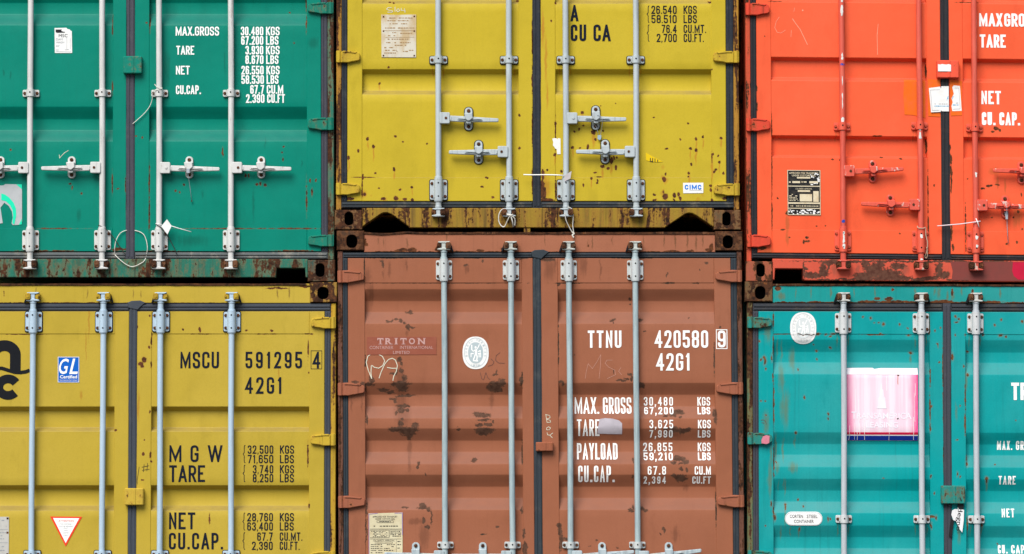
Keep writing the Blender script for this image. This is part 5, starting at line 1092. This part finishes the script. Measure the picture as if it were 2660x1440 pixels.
lettering(N, 'L', CHALK, lambda t: [t.stroke(q, 2.0, -.0001 * i) for i, q in enumerate(([(966, 984), (957, 962), (952, 942), (956, 926), (966, 919), (980, 919), (994, 926), (1000, 938), (995, 950), (984, 957), (972, 954), (966, 949)], [(965, 950), (964, 970), (966, 984)], [(985, 983), (990, 968), (1000, 946), (1010, 934), (1020, 931), (1028, 936), (1033, 950), (1030, 965), (1023, 978), (1021, 989)], [(1006, 955), (1018, 957), (1030, 957)]))], 'chalk_mark')
lettering(N, 'L', DKPEN, lambda t: [t.stroke(q, 1.1) for q in ([(1248, 968), (1252, 984), (1257, 987), (1263, 968), (1268, 982), (1274, 987)], [(1300, 916), (1290, 924), (1288, 936), (1296, 943), (1312, 944)], [(1276, 932), (1284, 940), (1280, 948), (1268, 952)])], 'pen_mark')
TRIB = flat('faded_maroon_film', (0.27, 0.080, 0.048), .45, .35, (0.38, 0.13, 0.08), 12); TRIW = flat('faded_pink_print', (0.50, 0.30, 0.27), .6, .5, (0.42, 0.2, 0.17), 30)
def tri(t):
    t.use(TRIW)
    xs = [981, 1002, 1025, 1041, 1063, 1087]; ws = [16, 16.5, 10, 16, 16, 18]
    for c, x, w in zip('TRITON', xs, ws):
        t.font(c, x + (2.5 if c == 'I' else 0), x + w - (2.5 if c == 'I' else 0), 878.5, 895, 0, .03)
        if c in 'TRIN':
            if c == 'T': S = [(x + w / 2, 894.3, 5), (x + 1, 880.5, 0), (x + w - 1, 880.5, 0)]
            elif c == 'I': S = [(x + w / 2, 879.3, 4.5), (x + w / 2, 894.3, 4.5)]
            elif c == 'R': S = [(x + 2, 879.3, 3), (x + 2.5, 894.3, 4), (x + w - 1, 894.3, 3)]
            else: S = [(x + 1.5, 879.3, 3.2), (x + w - 1.5, 879.3, 3.2), (x + 1.5, 894.3, 3.2)]
            for a, y, e in S:
                if e: t.stroke([(a - e, y), (a + e, y)], 1.6, -.0003)
                else: t.stroke([(a, 878.8), (a, 884.5)], 2.2, -.0003)
    t.font('CONTAINER', 961, 1022.5, 899, 907.5); t.font('INTERNATIONAL', 1040, 1126, 899, 907); t.font('LIMITED', 1022, 1065, 912, 920)
sticker(N, 'L', 'owner_sticker', [(953.6, 875.6), (1135, 875.2), (1134.5, 921.5), (954, 922)], TRIB, draw=tri)
def oval(cx, cy, rx, ry, n=40, p=2.35):
    out = []
    for k in range(n):
        a = math.tau * k / n; c, s = math.cos(a), math.sin(a)
        out.append((cx + rx * math.copysign(abs(c) ** (2 / p), c), cy + ry * math.copysign(abs(s) ** (2 / p), s)))
    return out
BVG0 = flat('seal_grey', (0.40, 0.48, 0.50), .5, .25, (0.6, 0.62, 0.62), 16)
BVP = flat('faded_seal_grey', (0.60, 0.645, 0.64), .5, .3, (0.72, 0.73, 0.72), 16)
def seal(cx, cy, k, worn_):
    BVG = BVP if worn_ else BVG0
    def d(t):
        ring = [(cx + 29.5 * k * math.cos(a), cy + 38 * k * math.sin(a)) for a in [math.tau * i / 40 for i in range(41)]]
        t.use(BVG); t.stroke(ring, .9)
        t.poly(oval(cx, cy + 1 * k, 19.5 * k, 27.5 * k, 40, 2.2))
        n = len('BUREAU VERITAS')
        for i, ch in enumerate('BUREAU VERITAS'):
            if ch == ' ': continue
            a = math.radians(-195 + 210 * i / (n - 1)); x, y = cx + 25 * k * math.cos(a), cy + 33 * k * math.sin(a)
            t.font(ch, x - 2 * k, x + 2 * k, y - 2.7 * k, y + 2.7 * k, 0, 0, 0, True, a + math.pi / 2, (x, y))
        t.font('1828', cx - 12 * k, cx + 12 * k, cy + 31 * k, cy + 36 * k)
        t.use(WHITE); L = -.0003
        t.stroke([(cx + 1 * k, cy - 8 * k), (cx + 1 * k, cy + 3 * k)], 6 * k, L); t.stroke(oval(cx, cy - 13 * k, 1.4 * k, 1.8 * k, 10, 2) + oval(cx, cy - 13 * k, 1.4 * k, 1.8 * k, 10, 2)[:1], 2.6 * k, L)
        t.stroke([(cx + 3 * k, cy - 8 * k), (cx + 7 * k, cy - 14 * k), (cx + 10 * k, cy - 21 * k)], 2.4 * k, L); t.stroke([(cx - 1 * k, cy - 7 * k), (cx - 6 * k, cy - 3 * k), (cx - 11 * k, cy - 8 * k)], 2.2 * k, L)
        t.stroke([(cx - 10 * k, cy - 7 * k), (cx - 10 * k, cy - 20 * k)], 3 * k, L)
        t.stroke([(cx, cy + 3 * k), (cx - 3 * k, cy + 12 * k), (cx - 6 * k, cy + 19 * k)], 3 * k, L); t.stroke([(cx + 2 * k, cy + 3 * k), (cx + 4 * k, cy + 11 * k), (cx + 3 * k, cy + 20 * k)], 3 * k, L)
        t.stroke([(cx - 13 * k, cy + 3 * k), (cx - 5 * k, cy + 3 * k)], 3 * k, L); t.stroke([(cx + 6 * k, cy + 3 * k), (cx + 14 * k, cy + 3 * k)], 3 * k, L)
        t.stroke([(cx - 12 * k, cy + 4 * k), (cx - 12 * k, cy + 12 * k)], 2.4 * k, L); t.stroke([(cx + 9 * k, cy + 4 * k), (cx + 9 * k, cy + 13 * k)], 2.4 * k, L); t.stroke([(cx + 13 * k, cy + 4 * k), (cx + 13 * k, cy + 13 * k)], 2 * k, L)
        t.stroke([(cx + 6 * k, cy - 2 * k), (cx + 12 * k, cy - 5 * k), (cx + 12 * k, cy + 1 * k)], 2.2 * k, L); t.stroke([(cx - 7 * k, cy + 21 * k), (cx + 6 * k, cy + 22 * k)], 3.4 * k, L)
    return d
sticker(N, 'L', 'seal_sticker', oval(1236.5, 917, 34, 42.3), PAPER, draw=seal(1236.5, 916, 1.0, False))
GREYP = flat('peeled_paper', (0.46, 0.42, 0.46), .8, .5, (0.33, 0.31, 0.33), 18)
sticker(N, 'R', 'torn_sticker', [(1557, 1089), (1572, 1086.5), (1592, 1088), (1608, 1092.5), (1616, 1100), (1616, 1128.5), (1585, 1128), (1551.5, 1127), (1554, 1108)], GREYP)
CREAM = flat('cream_plate', (0.62, 0.56, 0.37), .5, .45, (0.40, 0.29, 0.14), 16)
def cplate(t):
    r = random.Random(2); t.use(INK)
    t.font('APPROVED FOR TRANSPORT', 967, 1031, 1340.5, 1345); t.font('UNDER CUSTOMS SEAL', 974, 1025, 1346.5, 1350.5)
    t.stroke([(978, 1353), (1021, 1353), (1021, 1358), (978, 1358), (978, 1353)], .7); illegible(t, 984, 1014, 1355.5, 2, r)
    illegible(t, 966, 1040, 1367, 2.2, r); t.stroke([(960, 1374.5), (1042, 1374.5)], .8); t.stroke([(960, 1377.5), (1009, 1377.5), (1009, 1397), (960, 1397)], .7); t.stroke([(1011, 1397), (1011, 1377.5), (1042, 1377.5)], .7)
    for y in (1380.5, 1384, 1387.5, 1391, 1394.5): illegible(t, 963, 1005, y, 1.5, r)
    for y in (1381, 1385, 1389, 1393): illegible(t, 1013, 1040, y, 2, r)
    t.stroke([(960, 1400.5), (1042, 1400.5)], .7); t.font('CSC SAFETY APPROVAL', 968, 1024, 1402.5, 1406.5); t.stroke([(972, 1408), (1018, 1408), (1018, 1411.5), (972, 1411.5)], .6)
    for y in (1415, 1420, 1425, 1430, 1436): illegible(t, 962, 992, y, 1.7, r); illegible(t, 996, 1024, y, 1.7, r, .4)
    t.stroke([(1028, 1402), (1028, 1440)], .6)
    for y in (1407, 1415, 1424): illegible(t, 1031, 1040, y, 2, r)
    t.use(flat('violet_edge', (0.34, 0.24, 0.40), .6)); t.stroke([(957.5, 1440), (957.5, 1336), (980, 1334)], 1.6); t.stroke([(1024, 1333.5), (1044, 1333), (1044, 1390)], 1.8)
sticker(N, 'L', 'data_plate', [(956.5, 1334), (1000, 1333), (1044.8, 1331.5), (1044, 1470), (957, 1470)], CREAM, .003, draw=cplate)

# red
dy = -5.0
def rl(t):
    k = 6.0; s = 2.6
    t.text('MAX', 2545.5, 2606, 29.7, 64, k, s); t.text('GROSS', 2611, 2702, 29.7, 64, k, s); t.text('TARE', 2547, 2614.5, 84.8, 119, k, s); t.text('NET', 2549.5, 2600.5, 231.3, 266, k, s + .6); t.text('CU.', 2550.5, 2586, 286.7, 320.5, k, s + .5, 6); t.text('CAP.', 2596, 2650, 286.7, 320.5, k, s, 6)
lettering(R, 'R', WHITE, rl)
ORP = flat('orange_tape', (0.74, 0.135, 0.012), .45, .6, (0.78, 0.13, 0.05), 16)
sticker(R, 'L', 'orange_patch', [(2349, 203), (2372, 204), (2404, 205), (2404, 303), (2372, 296), (2350, 295), (2347, 250)], ORP)
sticker(R, 'L', 'orange_patch', [(2411, 203), (2442, 204), (2442, 300), (2411, 299)], ORP)
sticker(R, 'R', 'orange_patch', [(2468, 204), (2499, 206), (2499, 296), (2470, 297)], ORP)
PLB = flat('black_plate', (0.014, 0.014, 0.016), .4, .2, (0.2, 0.17, 0.12), 25); PLC = flat('worn_cream', (0.66, 0.58, 0.40), .5, .5, (0.45, 0.3, 0.14), 25)
def rplate(t):
    r = random.Random(5); t.use(PLC)
    t.stroke([(2045, 442.5), (2129, 442.5), (2129, 557.5), (2045.5, 557.5), (2045, 442.5)], 1.6)
    t.font('APPROVED FOR TRANSPORT', 2049, 2124, 447, 452, 0, .01); t.font('UNDER CUSTOMS SEAL', 2056, 2118, 453.5, 458, 0, .01)
    t.stroke([(2069, 461.5), (2104, 461.5)], 4); illegible(t, 2048, 2054, 473, 3, r); t.stroke([(2057, 473), (2077, 473)], 5); illegible(t, 2080, 2098, 472.5, 3, r); t.stroke([(2101, 473), (2124, 473)], 5.5)
    t.stroke([(2046, 483.5), (2128, 483.5)], 2.2); t.font('CSC SAFETY APPROVAL', 2065, 2108, 488.5, 492); t.stroke([(2071, 496), (2103, 496)], 4.5)
    for y in (505, 509, 513, 517, 521): illegible(t, 2049, 2072, y, 2, r)
    t.stroke([(2092, 504), (2092, 523)], 32, 0); t.stroke([(2118, 496), (2118, 524)], 14)
    t.stroke([(2046, 527.5), (2128, 527.5)], 4); illegible(t, 2052, 2124, 535, 2.2, r); t.stroke([(2046, 541), (2128, 541)], 2)
    t.use(PAPER)
    for k in range(46):
        x, y = (r.uniform(2047, 2127), r.uniform(544, 556)) if k < 30 else (r.uniform(2104, 2127), r.uniform(448, 480)); w = r.uniform(1, 5)
        t.poly([(x - w, y - r.uniform(.5, 3)), (x + w * .7, y - r.uniform(.5, 2)), (x + w, y + r.uniform(.5, 2)), (x - w * .5, y + r.uniform(.5, 3))], -.0003 - .00002 * k)
sticker(R, 'L', 'data_plate', [(2044, 442), (2130, 441.5), (2130, 558.5), (2044.5, 558.5)], PLB, .003, draw=rplate)
sticker(R, 'L', 'torn_sticker', [(2413, 226), (2442.5, 222), (2444, 228), (2445.5, 221), (2464.5, 220.5), (2464.5, 286), (2446, 286), (2444, 283), (2443, 287.5), (2418, 289)], PAPER, depth=-.008,
    draw=lambda t: [t.use(GREYINK), t.stroke([(2441, 230), (2417, 231), (2421, 284), (2440, 283)], .8), illegible(t, 2427, 2464, 267, 1.5, random.Random(3)), t.use(flat('cyan_print', (.02, .33, .58))), illegible(t, 2427, 2464, 272.5, 2.4, random.Random(8), .1), t.font('F', 2459, 2464, 248, 258, .3)])
sticker(R, 'R', 'torn_sticker', [(2474, 223), (2478, 218), (2494, 219.5), (2498, 284), (2474, 285), (2471.5, 272), (2475, 262), (2472, 252), (2478, 240)], PAPER, depth=-.001,
    draw=lambda t: [t.use(GREYINK), t.stroke([(2480, 225), (2491, 225), (2494, 279), (2476, 280)], .8), illegible(t, 2475, 2489, 264, 1.5, random.Random(4)), t.use(flat('cyan_print', (.02, .33, .58))), illegible(t, 2475, 2490, 269, 2.4, random.Random(6), .1), t.font('r', 2473, 2478, 247, 254, .3)])
sticker(R, 'R', 'white_sticker', [(2435, 165.5), (2441, 166.5), (2446, 165), (2456, 166.5), (2463, 165), (2469, 167), (2469, 184), (2435, 184)], PAPER, depth=-.044)
CHIP = flat('bare_primer', (0.70, 0.70, 0.66), .6, .4, (0.4, 0.4, 0.38), 40)
def chips(C, bar, x, L, r, mat=CHIP):
    mb = MB(); f = C['f']; rnd = random.Random(int(x))
    for (y, h, w) in L:
        k = 12; pts = []
        for i in range(k):
            a = math.tau * i / k; q = rnd.uniform(.65, 1.15); pts.append((w * math.cos(a) * q, y + h * math.sin(a) * q))
        vs = []
        for (u, v) in pts:
            off = (L[0][0] * 0 + u + (rnd.uniform(-1, 1) * .3)); off = max(-r * .95, min(r * .95, off))
            vs.append(mb.bm.verts.new(f.P(x + off, v, -.036 - M(math.sqrt(max(r * r - off * off, 0))) - .0012)))
        c = mb.bm.verts.new(f.P(x, y, -.036 - M(r) - .0012))
        for i in range(k): mb.face([c, vs[i], vs[(i + 1) % k]], mat, True)
    return mb.build('paint_chip', bar)
chips(R, R['bars'][0], 2186.5, [(0, 9, 3), (27, 12, 4), (38, 6, 2.5), (145, 7, 2.5), (210, 14, 1.2), (250, 9, 2), (270, 16, 1.2), (312, 8, 5), (152, 5, 3)], 7.5)
chips(R, R['bars'][0], 2187, [(624, 9, 3.5), (640, 8, 4), (606, 5, 3), (615, 6, 3)], 11)
chips(R, R['bars'][1], 2387, [(334, 6, 4), (350, 9, 3), (355, 5, 4)], 8)
chips(R, R['bars'][1], 2388, [(612, 7, 4), (672, 3, 4)], 11)
chips(R, R['bars'][2], 2531, [(449, 5, 3), (455, 4, 2)], 7.5)
chips(R, R['bars'][2], 2531, [(614, 6, 4), (637, 5, 3.5)], 11)
chips(R, R['bars'][0], 2186.8, [(168.5, 3, 6.5), (575, 4, 5)], 7.5, flat('blue_scuff', (.03, .06, .35)))
CRIM = flat('crimson_patch', (0.50, 0.012, 0.045), .5, .2); MAR = flat('maroon_repaint', (0.20, 0.048, 0.040), .6, .5, (0.13, 0.05, 0.04), 14)
Lt = Letters(R['f'], MAR, .006); Lt.poly([(2465, 676), (2560, 676), (2640, 675), (2905, 675), (2820, 724), (2600, 725), (2468, 724), (2471, 700)]); Lt.use(CRIM)
Lt.poly([(2627, 676), (2700, 676), (2700, 722), (2640, 721), (2629, 712), (2625, 700)], -.0006); mb = MB(); Lt.into(mb, 0.0); mb.build('repainted_patch', R['sillo'])
lettering(R, 'L', flat('pale_scratch', (.86, .34, .22), .7), lambda t: [t.stroke(q, w) for q, w in (([(2060, 48), (2068, 60), (2080, 76), (2099, 116)], 1.5), ([(2026, 44), (2018, 56), (2014, 72), (2020, 84), (2030, 86), (2042, 78)], 1), ([(2066, 20), (2064, 30)], 1), ([(2283, 60), (2280, 90), (2281, 140)], 1.2), ([(2057, 78), (2056, 96)], 1), ([(2088, 25), (2086, 28)], 3))], 'scratch_mark')

# turquoise
def tl(t):
    k = 6.6
    t.text('TR', 2627.5, 2672, 992.5, 1037.5, 8.2, 3.4)
    k = 3.5
    t.text('MAX.', 2591.5, 2631.5, 1144, 1167.3, k, 3, 3.6); t.text('GROSS', 2641, 2696, 1144, 1167.3, k, 3); t.text('TARE', 2593.5, 2638, 1235, 1257.3, k, 3.2); t.text('NET', 2601, 2634, 1320, 1342.7, k, 3.2); t.text('CU.', 2592.5, 2617, 1414.7, 1436.7, k, 3, 3.8); t.text('CAP.', 2627, 2668, 1414.7, 1436.7, k, 3, 3.8)
lettering(T, 'R', WHITE, tl)
PINK = NT('faded_pink_panel')
_o = rel(T, [(2291, 1050, 1, 1)])[0]
pc = PINK.mix(PINK.step(PINK.noise(PINK.scaled((26, 1, 1.0)), 1.0, 4, .62), .40, .62), (0.80, 0.58, 0.67), (0.82, 0.71, 0.77))
_d = PINK.math('ABSOLUTE', PINK.math('SUBTRACT', PINK.sep(PINK.co)[0], _o[0]))
pc = PINK.mix(PINK.step(PINK.math('ADD', _d, PINK.math('MULTIPLY', PINK.noise(PINK.scaled((9, 1, 2.2)), 1, 4), .10)), .19, .275), pc, (0.82, 0.16, 0.34))
PINK = PINK.end(pc, .5)
HOT = flat('hot_pink', (0.78, 0.07, 0.25), .45, .5, (0.80, 0.3, 0.45), 8); HOTR = flat('sign_red', (0.62, 0.014, 0.055), .45, .15); NAVY = flat('sign_navy', (0.010, 0.035, 0.29), .45, .2); TOPW = flat('sign_white', (0.82, 0.76, 0.78), .5, .3, (0.8, 0.6, 0.68), 10)
PALEINK = flat('pale_print', (0.82, 0.78, 0.84), .5, .15)
def pink(t):
    r = random.Random(3)
    t.use(TOPW); t.poly([(2198.5, 956), (2268, 955.5), (2272, 958), (2290, 956), (2384.5, 956), (2384.5, 972.5), (2198.5, 972.5)])
    t.use(HOT); t.poly([(2198.5, 973), (2201, 973), (2200, 1040), (2203, 1090), (2201, 1122), (2198.5, 1122)]); t.poly([(2384.5, 973), (2381, 973), (2383, 1020), (2380, 1060), (2382, 1100), (2378, 1122), (2384.5, 1122)])
    t.use(HOTR); t.poly([(2198.5, 1122.5), (2384.5, 1122.5), (2384.5, 1129), (2198.5, 1129)]); t.use(WHITE); t.poly([(2198.5, 1129), (2384.5, 1129), (2384.5, 1131.5), (2198.5, 1131.5)]); t.use(NAVY); t.poly([(2198.5, 1131.5), (2384.5, 1131.5), (2384.5, 1143.5), (2198.5, 1143.5)])
    t.use(PALEINK); L = -.0003
    t.poly([(2289, 996), (2291, 996), (2292, 1010), (2295, 1012), (2297, 1030), (2300, 1034), (2302, 1060), (2280, 1060), (2282, 1034), (2285, 1030), (2287, 1012), (2288, 1010)], L)
    t.stroke([(2305, 1060), (2277, 1060)], 1.5, L - .0001)
    t.font('T', 2212, 2225, 1069, 1088, 0, .01, L); t.font('RANSAMERICA', 2226, 2368, 1072, 1088, 0, .01, L); t.font('LEASING', 2250, 2333, 1096, 1111, 0, .01, L)
    t.use(WHITE)
    for k in range(13):
        x = r.uniform(2202, 2380); y0 = r.choice([r.uniform(975, 1040), r.uniform(1060, 1120)]); n = r.randint(3, 8); pts = [(x, y0)]
        for i in range(n): pts.append((pts[-1][0] + r.uniform(-1, 1), min(pts[-1][1] + r.uniform(7, 14), 1142)))
        t.stroke(pts, r.uniform(.6, 1.2), -.0005)
    t.use(BOLT); t.poly([(2334, 966), (2336.5, 974), (2333, 977), (2330, 973)], -.0006); t.poly([(2330, 1086), (2335, 1085), (2334, 1088), (2331, 1089)], -.0006)
    t.use(flat('rust_run', (.55, .13, .03))); t.stroke([(2333, 976), (2332.5, 990), (2333, 998)], 1.4, -.0006)
sticker(T, 'L', 'pink_sign', [(2198, 955.5), (2268, 955), (2272, 958), (2290, 955.5), (2385, 955.5), (2385, 1144), (2198, 1144)], PINK, draw=pink)
def corten(t):
    t.use(GREYINK); t.stroke(rrect(2040, 2134, 1331.5, 1363.5, 15.5, 6) + rrect(2040, 2134, 1331.5, 1363.5, 15.5, 6)[:1], .6)
    t.use(INK); t.font('CORTEN', 2051, 2085, 1337, 1345.5); t.font('STEEL', 2095, 2123, 1337, 1345.5); t.font('CONTAINER', 2062, 2113, 1350.5, 1358.5)
sticker(T, 'L', 'steel_sticker', rrect(2038.5, 2135.5, 1329.5, 1365, 17, 6), PAPER, draw=corten)
sticker(T, 'L', 'seal_sticker', [p for p in oval(2087, 852.5, 34, 41.3)], PAPER, draw=lambda t: [seal(2087, 851.5, .98, True)(t), t.use(BOLT), t.stroke([(2072, 866), (2080, 868), (2086, 872), (2096, 868), (2108, 871), (2117, 868)], 1.6, -.0008)])
PINKT = flat('pink_tape', (0.62, 0.20, 0.26), .6, .3)
mb = MB(); mb.pprism(T['f'], [(1977, 1143), (1981, 1134), (1990, 1131), (1998, 1133), (1997, 1151), (1990, 1154), (1977, 1152)], -.0345, -.0275, PINKT); mb.build('pink_tape', T['dL'])
lettering(T, 'L', DKPEN, lambda t: [t.stroke(q, 1) for q in ([(1976, 1092), (1983, 1091), (1988, 1094), (1991, 1102)], [(1978, 1098), (1985, 1100)])], 'pen_mark')

# ------------------------------------------------------------------ ties, seals and cords hanging on the doors
f = G['f']
tie('cord_loop', smooth([f.P(341, 597, .03), f.P(327, 599.5, -.006), f.P(313, 607.5, -.014), f.P(303, 626, -.020), f.P(299.5, 645, -.016), f.P(299, 657, .0), f.P(300, 663, -.004), f.P(305, 668, -.012), f.P(313, 675.5, -.014), f.P(325, 685, -.016), f.P(340, 693, -.016), f.P(353, 692, -.016), f.P(366, 685.5, -.014), f.P(375, 679, -.010), f.P(379, 670, .004), f.P(381, 662, .0), f.P(384, 646, -.014), f.P(381.5, 627, -.016), f.P(375, 611, -.014), f.P(364, 603, -.010), f.P(352, 599.5, -.004), f.P(346, 598, .03)], 5), .0024, CORD, 'thin white cord in a wide circle at the foot of the green doors', 'cord', 'cords and ties on the locking bars')
tie('cord', smooth([f.P(404, 222, -.056), f.P(412, 230, -.060), f.P(424, 232, -.058), f.P(414, 236, -.062), f.P(404, 238, -.057), f.P(398, 248, -.04), f.P(396, 262, -.025), f.P(388, 280, -.015), f.P(372, 299, -.012), f.P(345, 323, -.012)], 6), .0022, CORD, 'frayed string knotted at a clamp of the green door, its end swinging free', 'cord', 'cords and ties on the locking bars')
tie('wire_seal', [f.P(491, 453, -.07), f.P(492.5, 466, -.05), f.P(495, 492, -.02), f.P(498.5, 522, -.012)], .0016, WIRE, 'grey wire seal hanging from the handle clasp beside the middle gasket of the green doors', 'seal', 'cords and ties on the locking bars',
    lambda mb: (mb.pprism(f, rrect(488, 496, 441, 453, 2), -.078, -.066, WIRE, .001), mb.disc(f, 498.5, 523, 2, -.016, -.008, BOLT, 8)))
tie('cord', smooth([f.P(258, 587, -.058), f.P(272, 593, -.05), f.P(290, 610, -.03), f.P(306, 632, -.02), f.P(318, 650, -.018), f.P(325, 660, -.02)], 5), .0024, DARKWIRE, 'dark cord slanting from the second bar to the foot of the green doors', 'cord', 'cords and ties on the locking bars')
def tag(mb):
    f = G['f']; mb.pprism(f, [(437, 572), (449, 589), (438, 611), (422, 590)], -.066, -.063, PAPER); mb.tube([f.P(447, 589, -.064), f.P(470, 596, -.055), f.P(499, 604, -.05)], .0022, WHITE, 8)
    mb.tube([f.P(407, 584, -.058), f.P(422, 594, -.062), f.P(436, 612, -.05), f.P(446, 630, -.03), f.P(455, 648, -.02), f.P(461, 663, -.02)], .0022, DARKWIRE, 8)
tie('tag_tie', [f.P(407, 583, -.058), f.P(415, 584, -.062), f.P(424, 586, -.064)], .0022, WHITE, 'white diamond tag on a plastic tie round the third bar of the green container', 'tag', 'cords and ties on the locking bars', tag)
f = Y['f']
tie('cord_loop', smooth([f.P(1318, 562, -.064), f.P(1312, 547, -.06), f.P(1303, 547, -.05), f.P(1296, 560, -.04), f.P(1296, 577, -.03), f.P(1303, 589, -.03), f.P(1311, 589, -.03), f.P(1318, 575, -.05), f.P(1326, 563, -.07), f.P(1337, 571, -.06), f.P(1337, 588, -.04)], 6), .0034, CORD, 'white rope knotted in a loop at the foot of a yellow door', 'cord', 'cords and ties on the locking bars',
    lambda mb: [mb.tube([f.P(1327, 564, -.068), f.P(1331, 577, -.05), f.P(1333, 591, -.04)], .004, CORD, 8), mb.tube([f.P(1318, 560, -.068), f.P(1326, 562, -.072), f.P(1332, 560, -.068)], .005, CORD, 8)])
tie('cord', smooth([f.P(1466, 556, -.062), f.P(1470, 575, -.05), f.P(1480, 595, -.03), f.P(1489, 608, -.02), f.P(1487, 586, -.03), f.P(1488, 563, -.05), f.P(1482, 544, -.06), f.P(1474, 541, -.066)], 6), .003, CORD, 'white rope hanging from the upper yellow container down over the brown one', 'cord', 'cords and ties on the locking bars',
    lambda mb: mb.tube(smooth([f.P(1486, 604, -.022), f.P(1491, 608, -.022), f.P(1486, 612, -.022), f.P(1490, 618, -.02)], 4), .0046, CORD, 8))
GT = flat('grey_tag', (0.50, 0.46, 0.47), .6, .3)
tie('tag_tie', [f.P(1359.5, 456.2, -.058), f.P(1385, 457, -.062), f.P(1420, 456.6, -.062), f.P(1445, 457.2, -.062), f.P(1464, 458.5, -.060)], .0036, WHITE, 'straight white plastic tie with a grey tag, sticking out across the upper yellow doors', 'tag', 'cords and ties on the locking bars', lambda mb: mb.pprism(f, [(1465, 459), (1484, 447), (1481, 466), (1466, 474)], -.066, -.063, GT))
tie('wire_seal', smooth([f.P(1550, 302, -.078), f.P(1558, 305, -.078), f.P(1564, 316, -.07), f.P(1562, 338, -.03), f.P(1559, 353, -.012)], 5), .0014, WIRE, 'small blue-grey wire seal dangling from a handle of the upper yellow container', 'seal', 'cords and ties on the locking bars',
    lambda mb: [mb.tube([f.P(1547, 327, -.03), f.P(1552, 342, -.02), f.P(1555, 353, -.012)], .0014, WIRE, 8), mb.pprism(f, [(1552.5, 352), (1562, 352.5), (1561, 363), (1557, 365), (1552, 362)], -.016, -.008, flat('seal_blue', (.30, .42, .52)), .001)])
f = R['f']
tie('tag_tie', [f.P(2430.5, 584.5, -.03), f.P(2450, 583, -.04), f.P(2490, 579.5, -.05), f.P(2528, 574, -.060), f.P(2541, 572, -.058)], .0032, flat('pinkish_tie', (.78, .66, .68), .5), 'pale plastic tie sticking out over the middle gasket of the red container', 'tag', 'cords and ties on the locking bars', lambda mb: mb.tube([f.P(2529, 565, -.062), f.P(2533, 575, -.066), f.P(2537, 588, -.062)], .0026, WHITE, 8))
tie('wire_seal', [f.P(2608, 533, -.076), f.P(2611, 560, -.03), f.P(2613, 590, -.012), f.P(2615, 628, -.012)], .0020, WIRE, 'grey wire seal hanging from a handle at the edge of the red container', 'seal', 'cords and ties on the locking bars', lambda mb: mb.pprism(f, [(2605, 545), (2614, 545), (2613, 566), (2608, 566)], -.04, -.02, WIRE, .001))
tie('cord', smooth([f.P(2378, 586, -.05), f.P(2380, 591, -.062), f.P(2392, 592, -.064), f.P(2399, 590, -.05), f.P(2400, 610, -.05), f.P(2404, 630, -.05), f.P(2402, 652, -.04), f.P(2398, 664, -.03), f.P(2402, 668, -.03), f.P(2404, 660, -.04), f.P(2402, 640, -.05)], 5), .0028, flat('tan_cord', (.46, .36, .26), .8), 'tan cord tied round the second bar of the red container and hanging past its bracket', 'cord', 'cords and ties on the locking bars')
f = T['f']
TAGW = flat('tag_white', (.76, .76, .76), .5, .15)
def legno(mb):
    Lt = Letters(f, INK, .0); Lt.font('degno', -29, 29, -7, 7, 0, .01, 0, True, 0, (0, 0))
    for v in Lt.bm.verts:
        x, l, y = v.co; v.co = Vector((2488 - y * 1.15 - x * .10, 0, 1348 + x * 1.02))
    Lt.into(mb, -.0216)
    mb.pprism(f, [(2484, 1303), (2494, 1302), (2502, 1312), (2499, 1322), (2488, 1326)], -.02, -.017, flat('tag_black', (.02, .02, .022), .4))
    mb.pprism(f, [(2468, 1345), (2476, 1350), (2470, 1394), (2462, 1392)], -.016, -.013, flat('tag_black', (.02, .02, .022), .4)); mb.tube([f.P(2490, 1290, -.046), f.P(2493, 1298, -.046), f.P(2492, 1306, -.018)], .003, DARKWIRE, 8)
mb_pts = [(2471, 1325), (2478, 1321), (2502, 1323), (2501, 1350), (2497, 1382), (2489, 1372), (2481, 1352), (2474, 1350), (2469, 1336)]
tie('tag_tie', [f.P(2486, 1318, -.018), f.P(2488, 1322, -.02), f.P(2488, 1330, -.02)], .002, WHITE, 'torn white strip with black letters hanging below the rusty door block of the turquoise container', 'tag', 'cords and ties on the locking bars', lambda mb: [mb.pprism(f, mb_pts, -.021, -.018, TAGW), legno(mb)])

for o in bpy.data.objects:
    if '_o' in o.keys(): del o['_o']
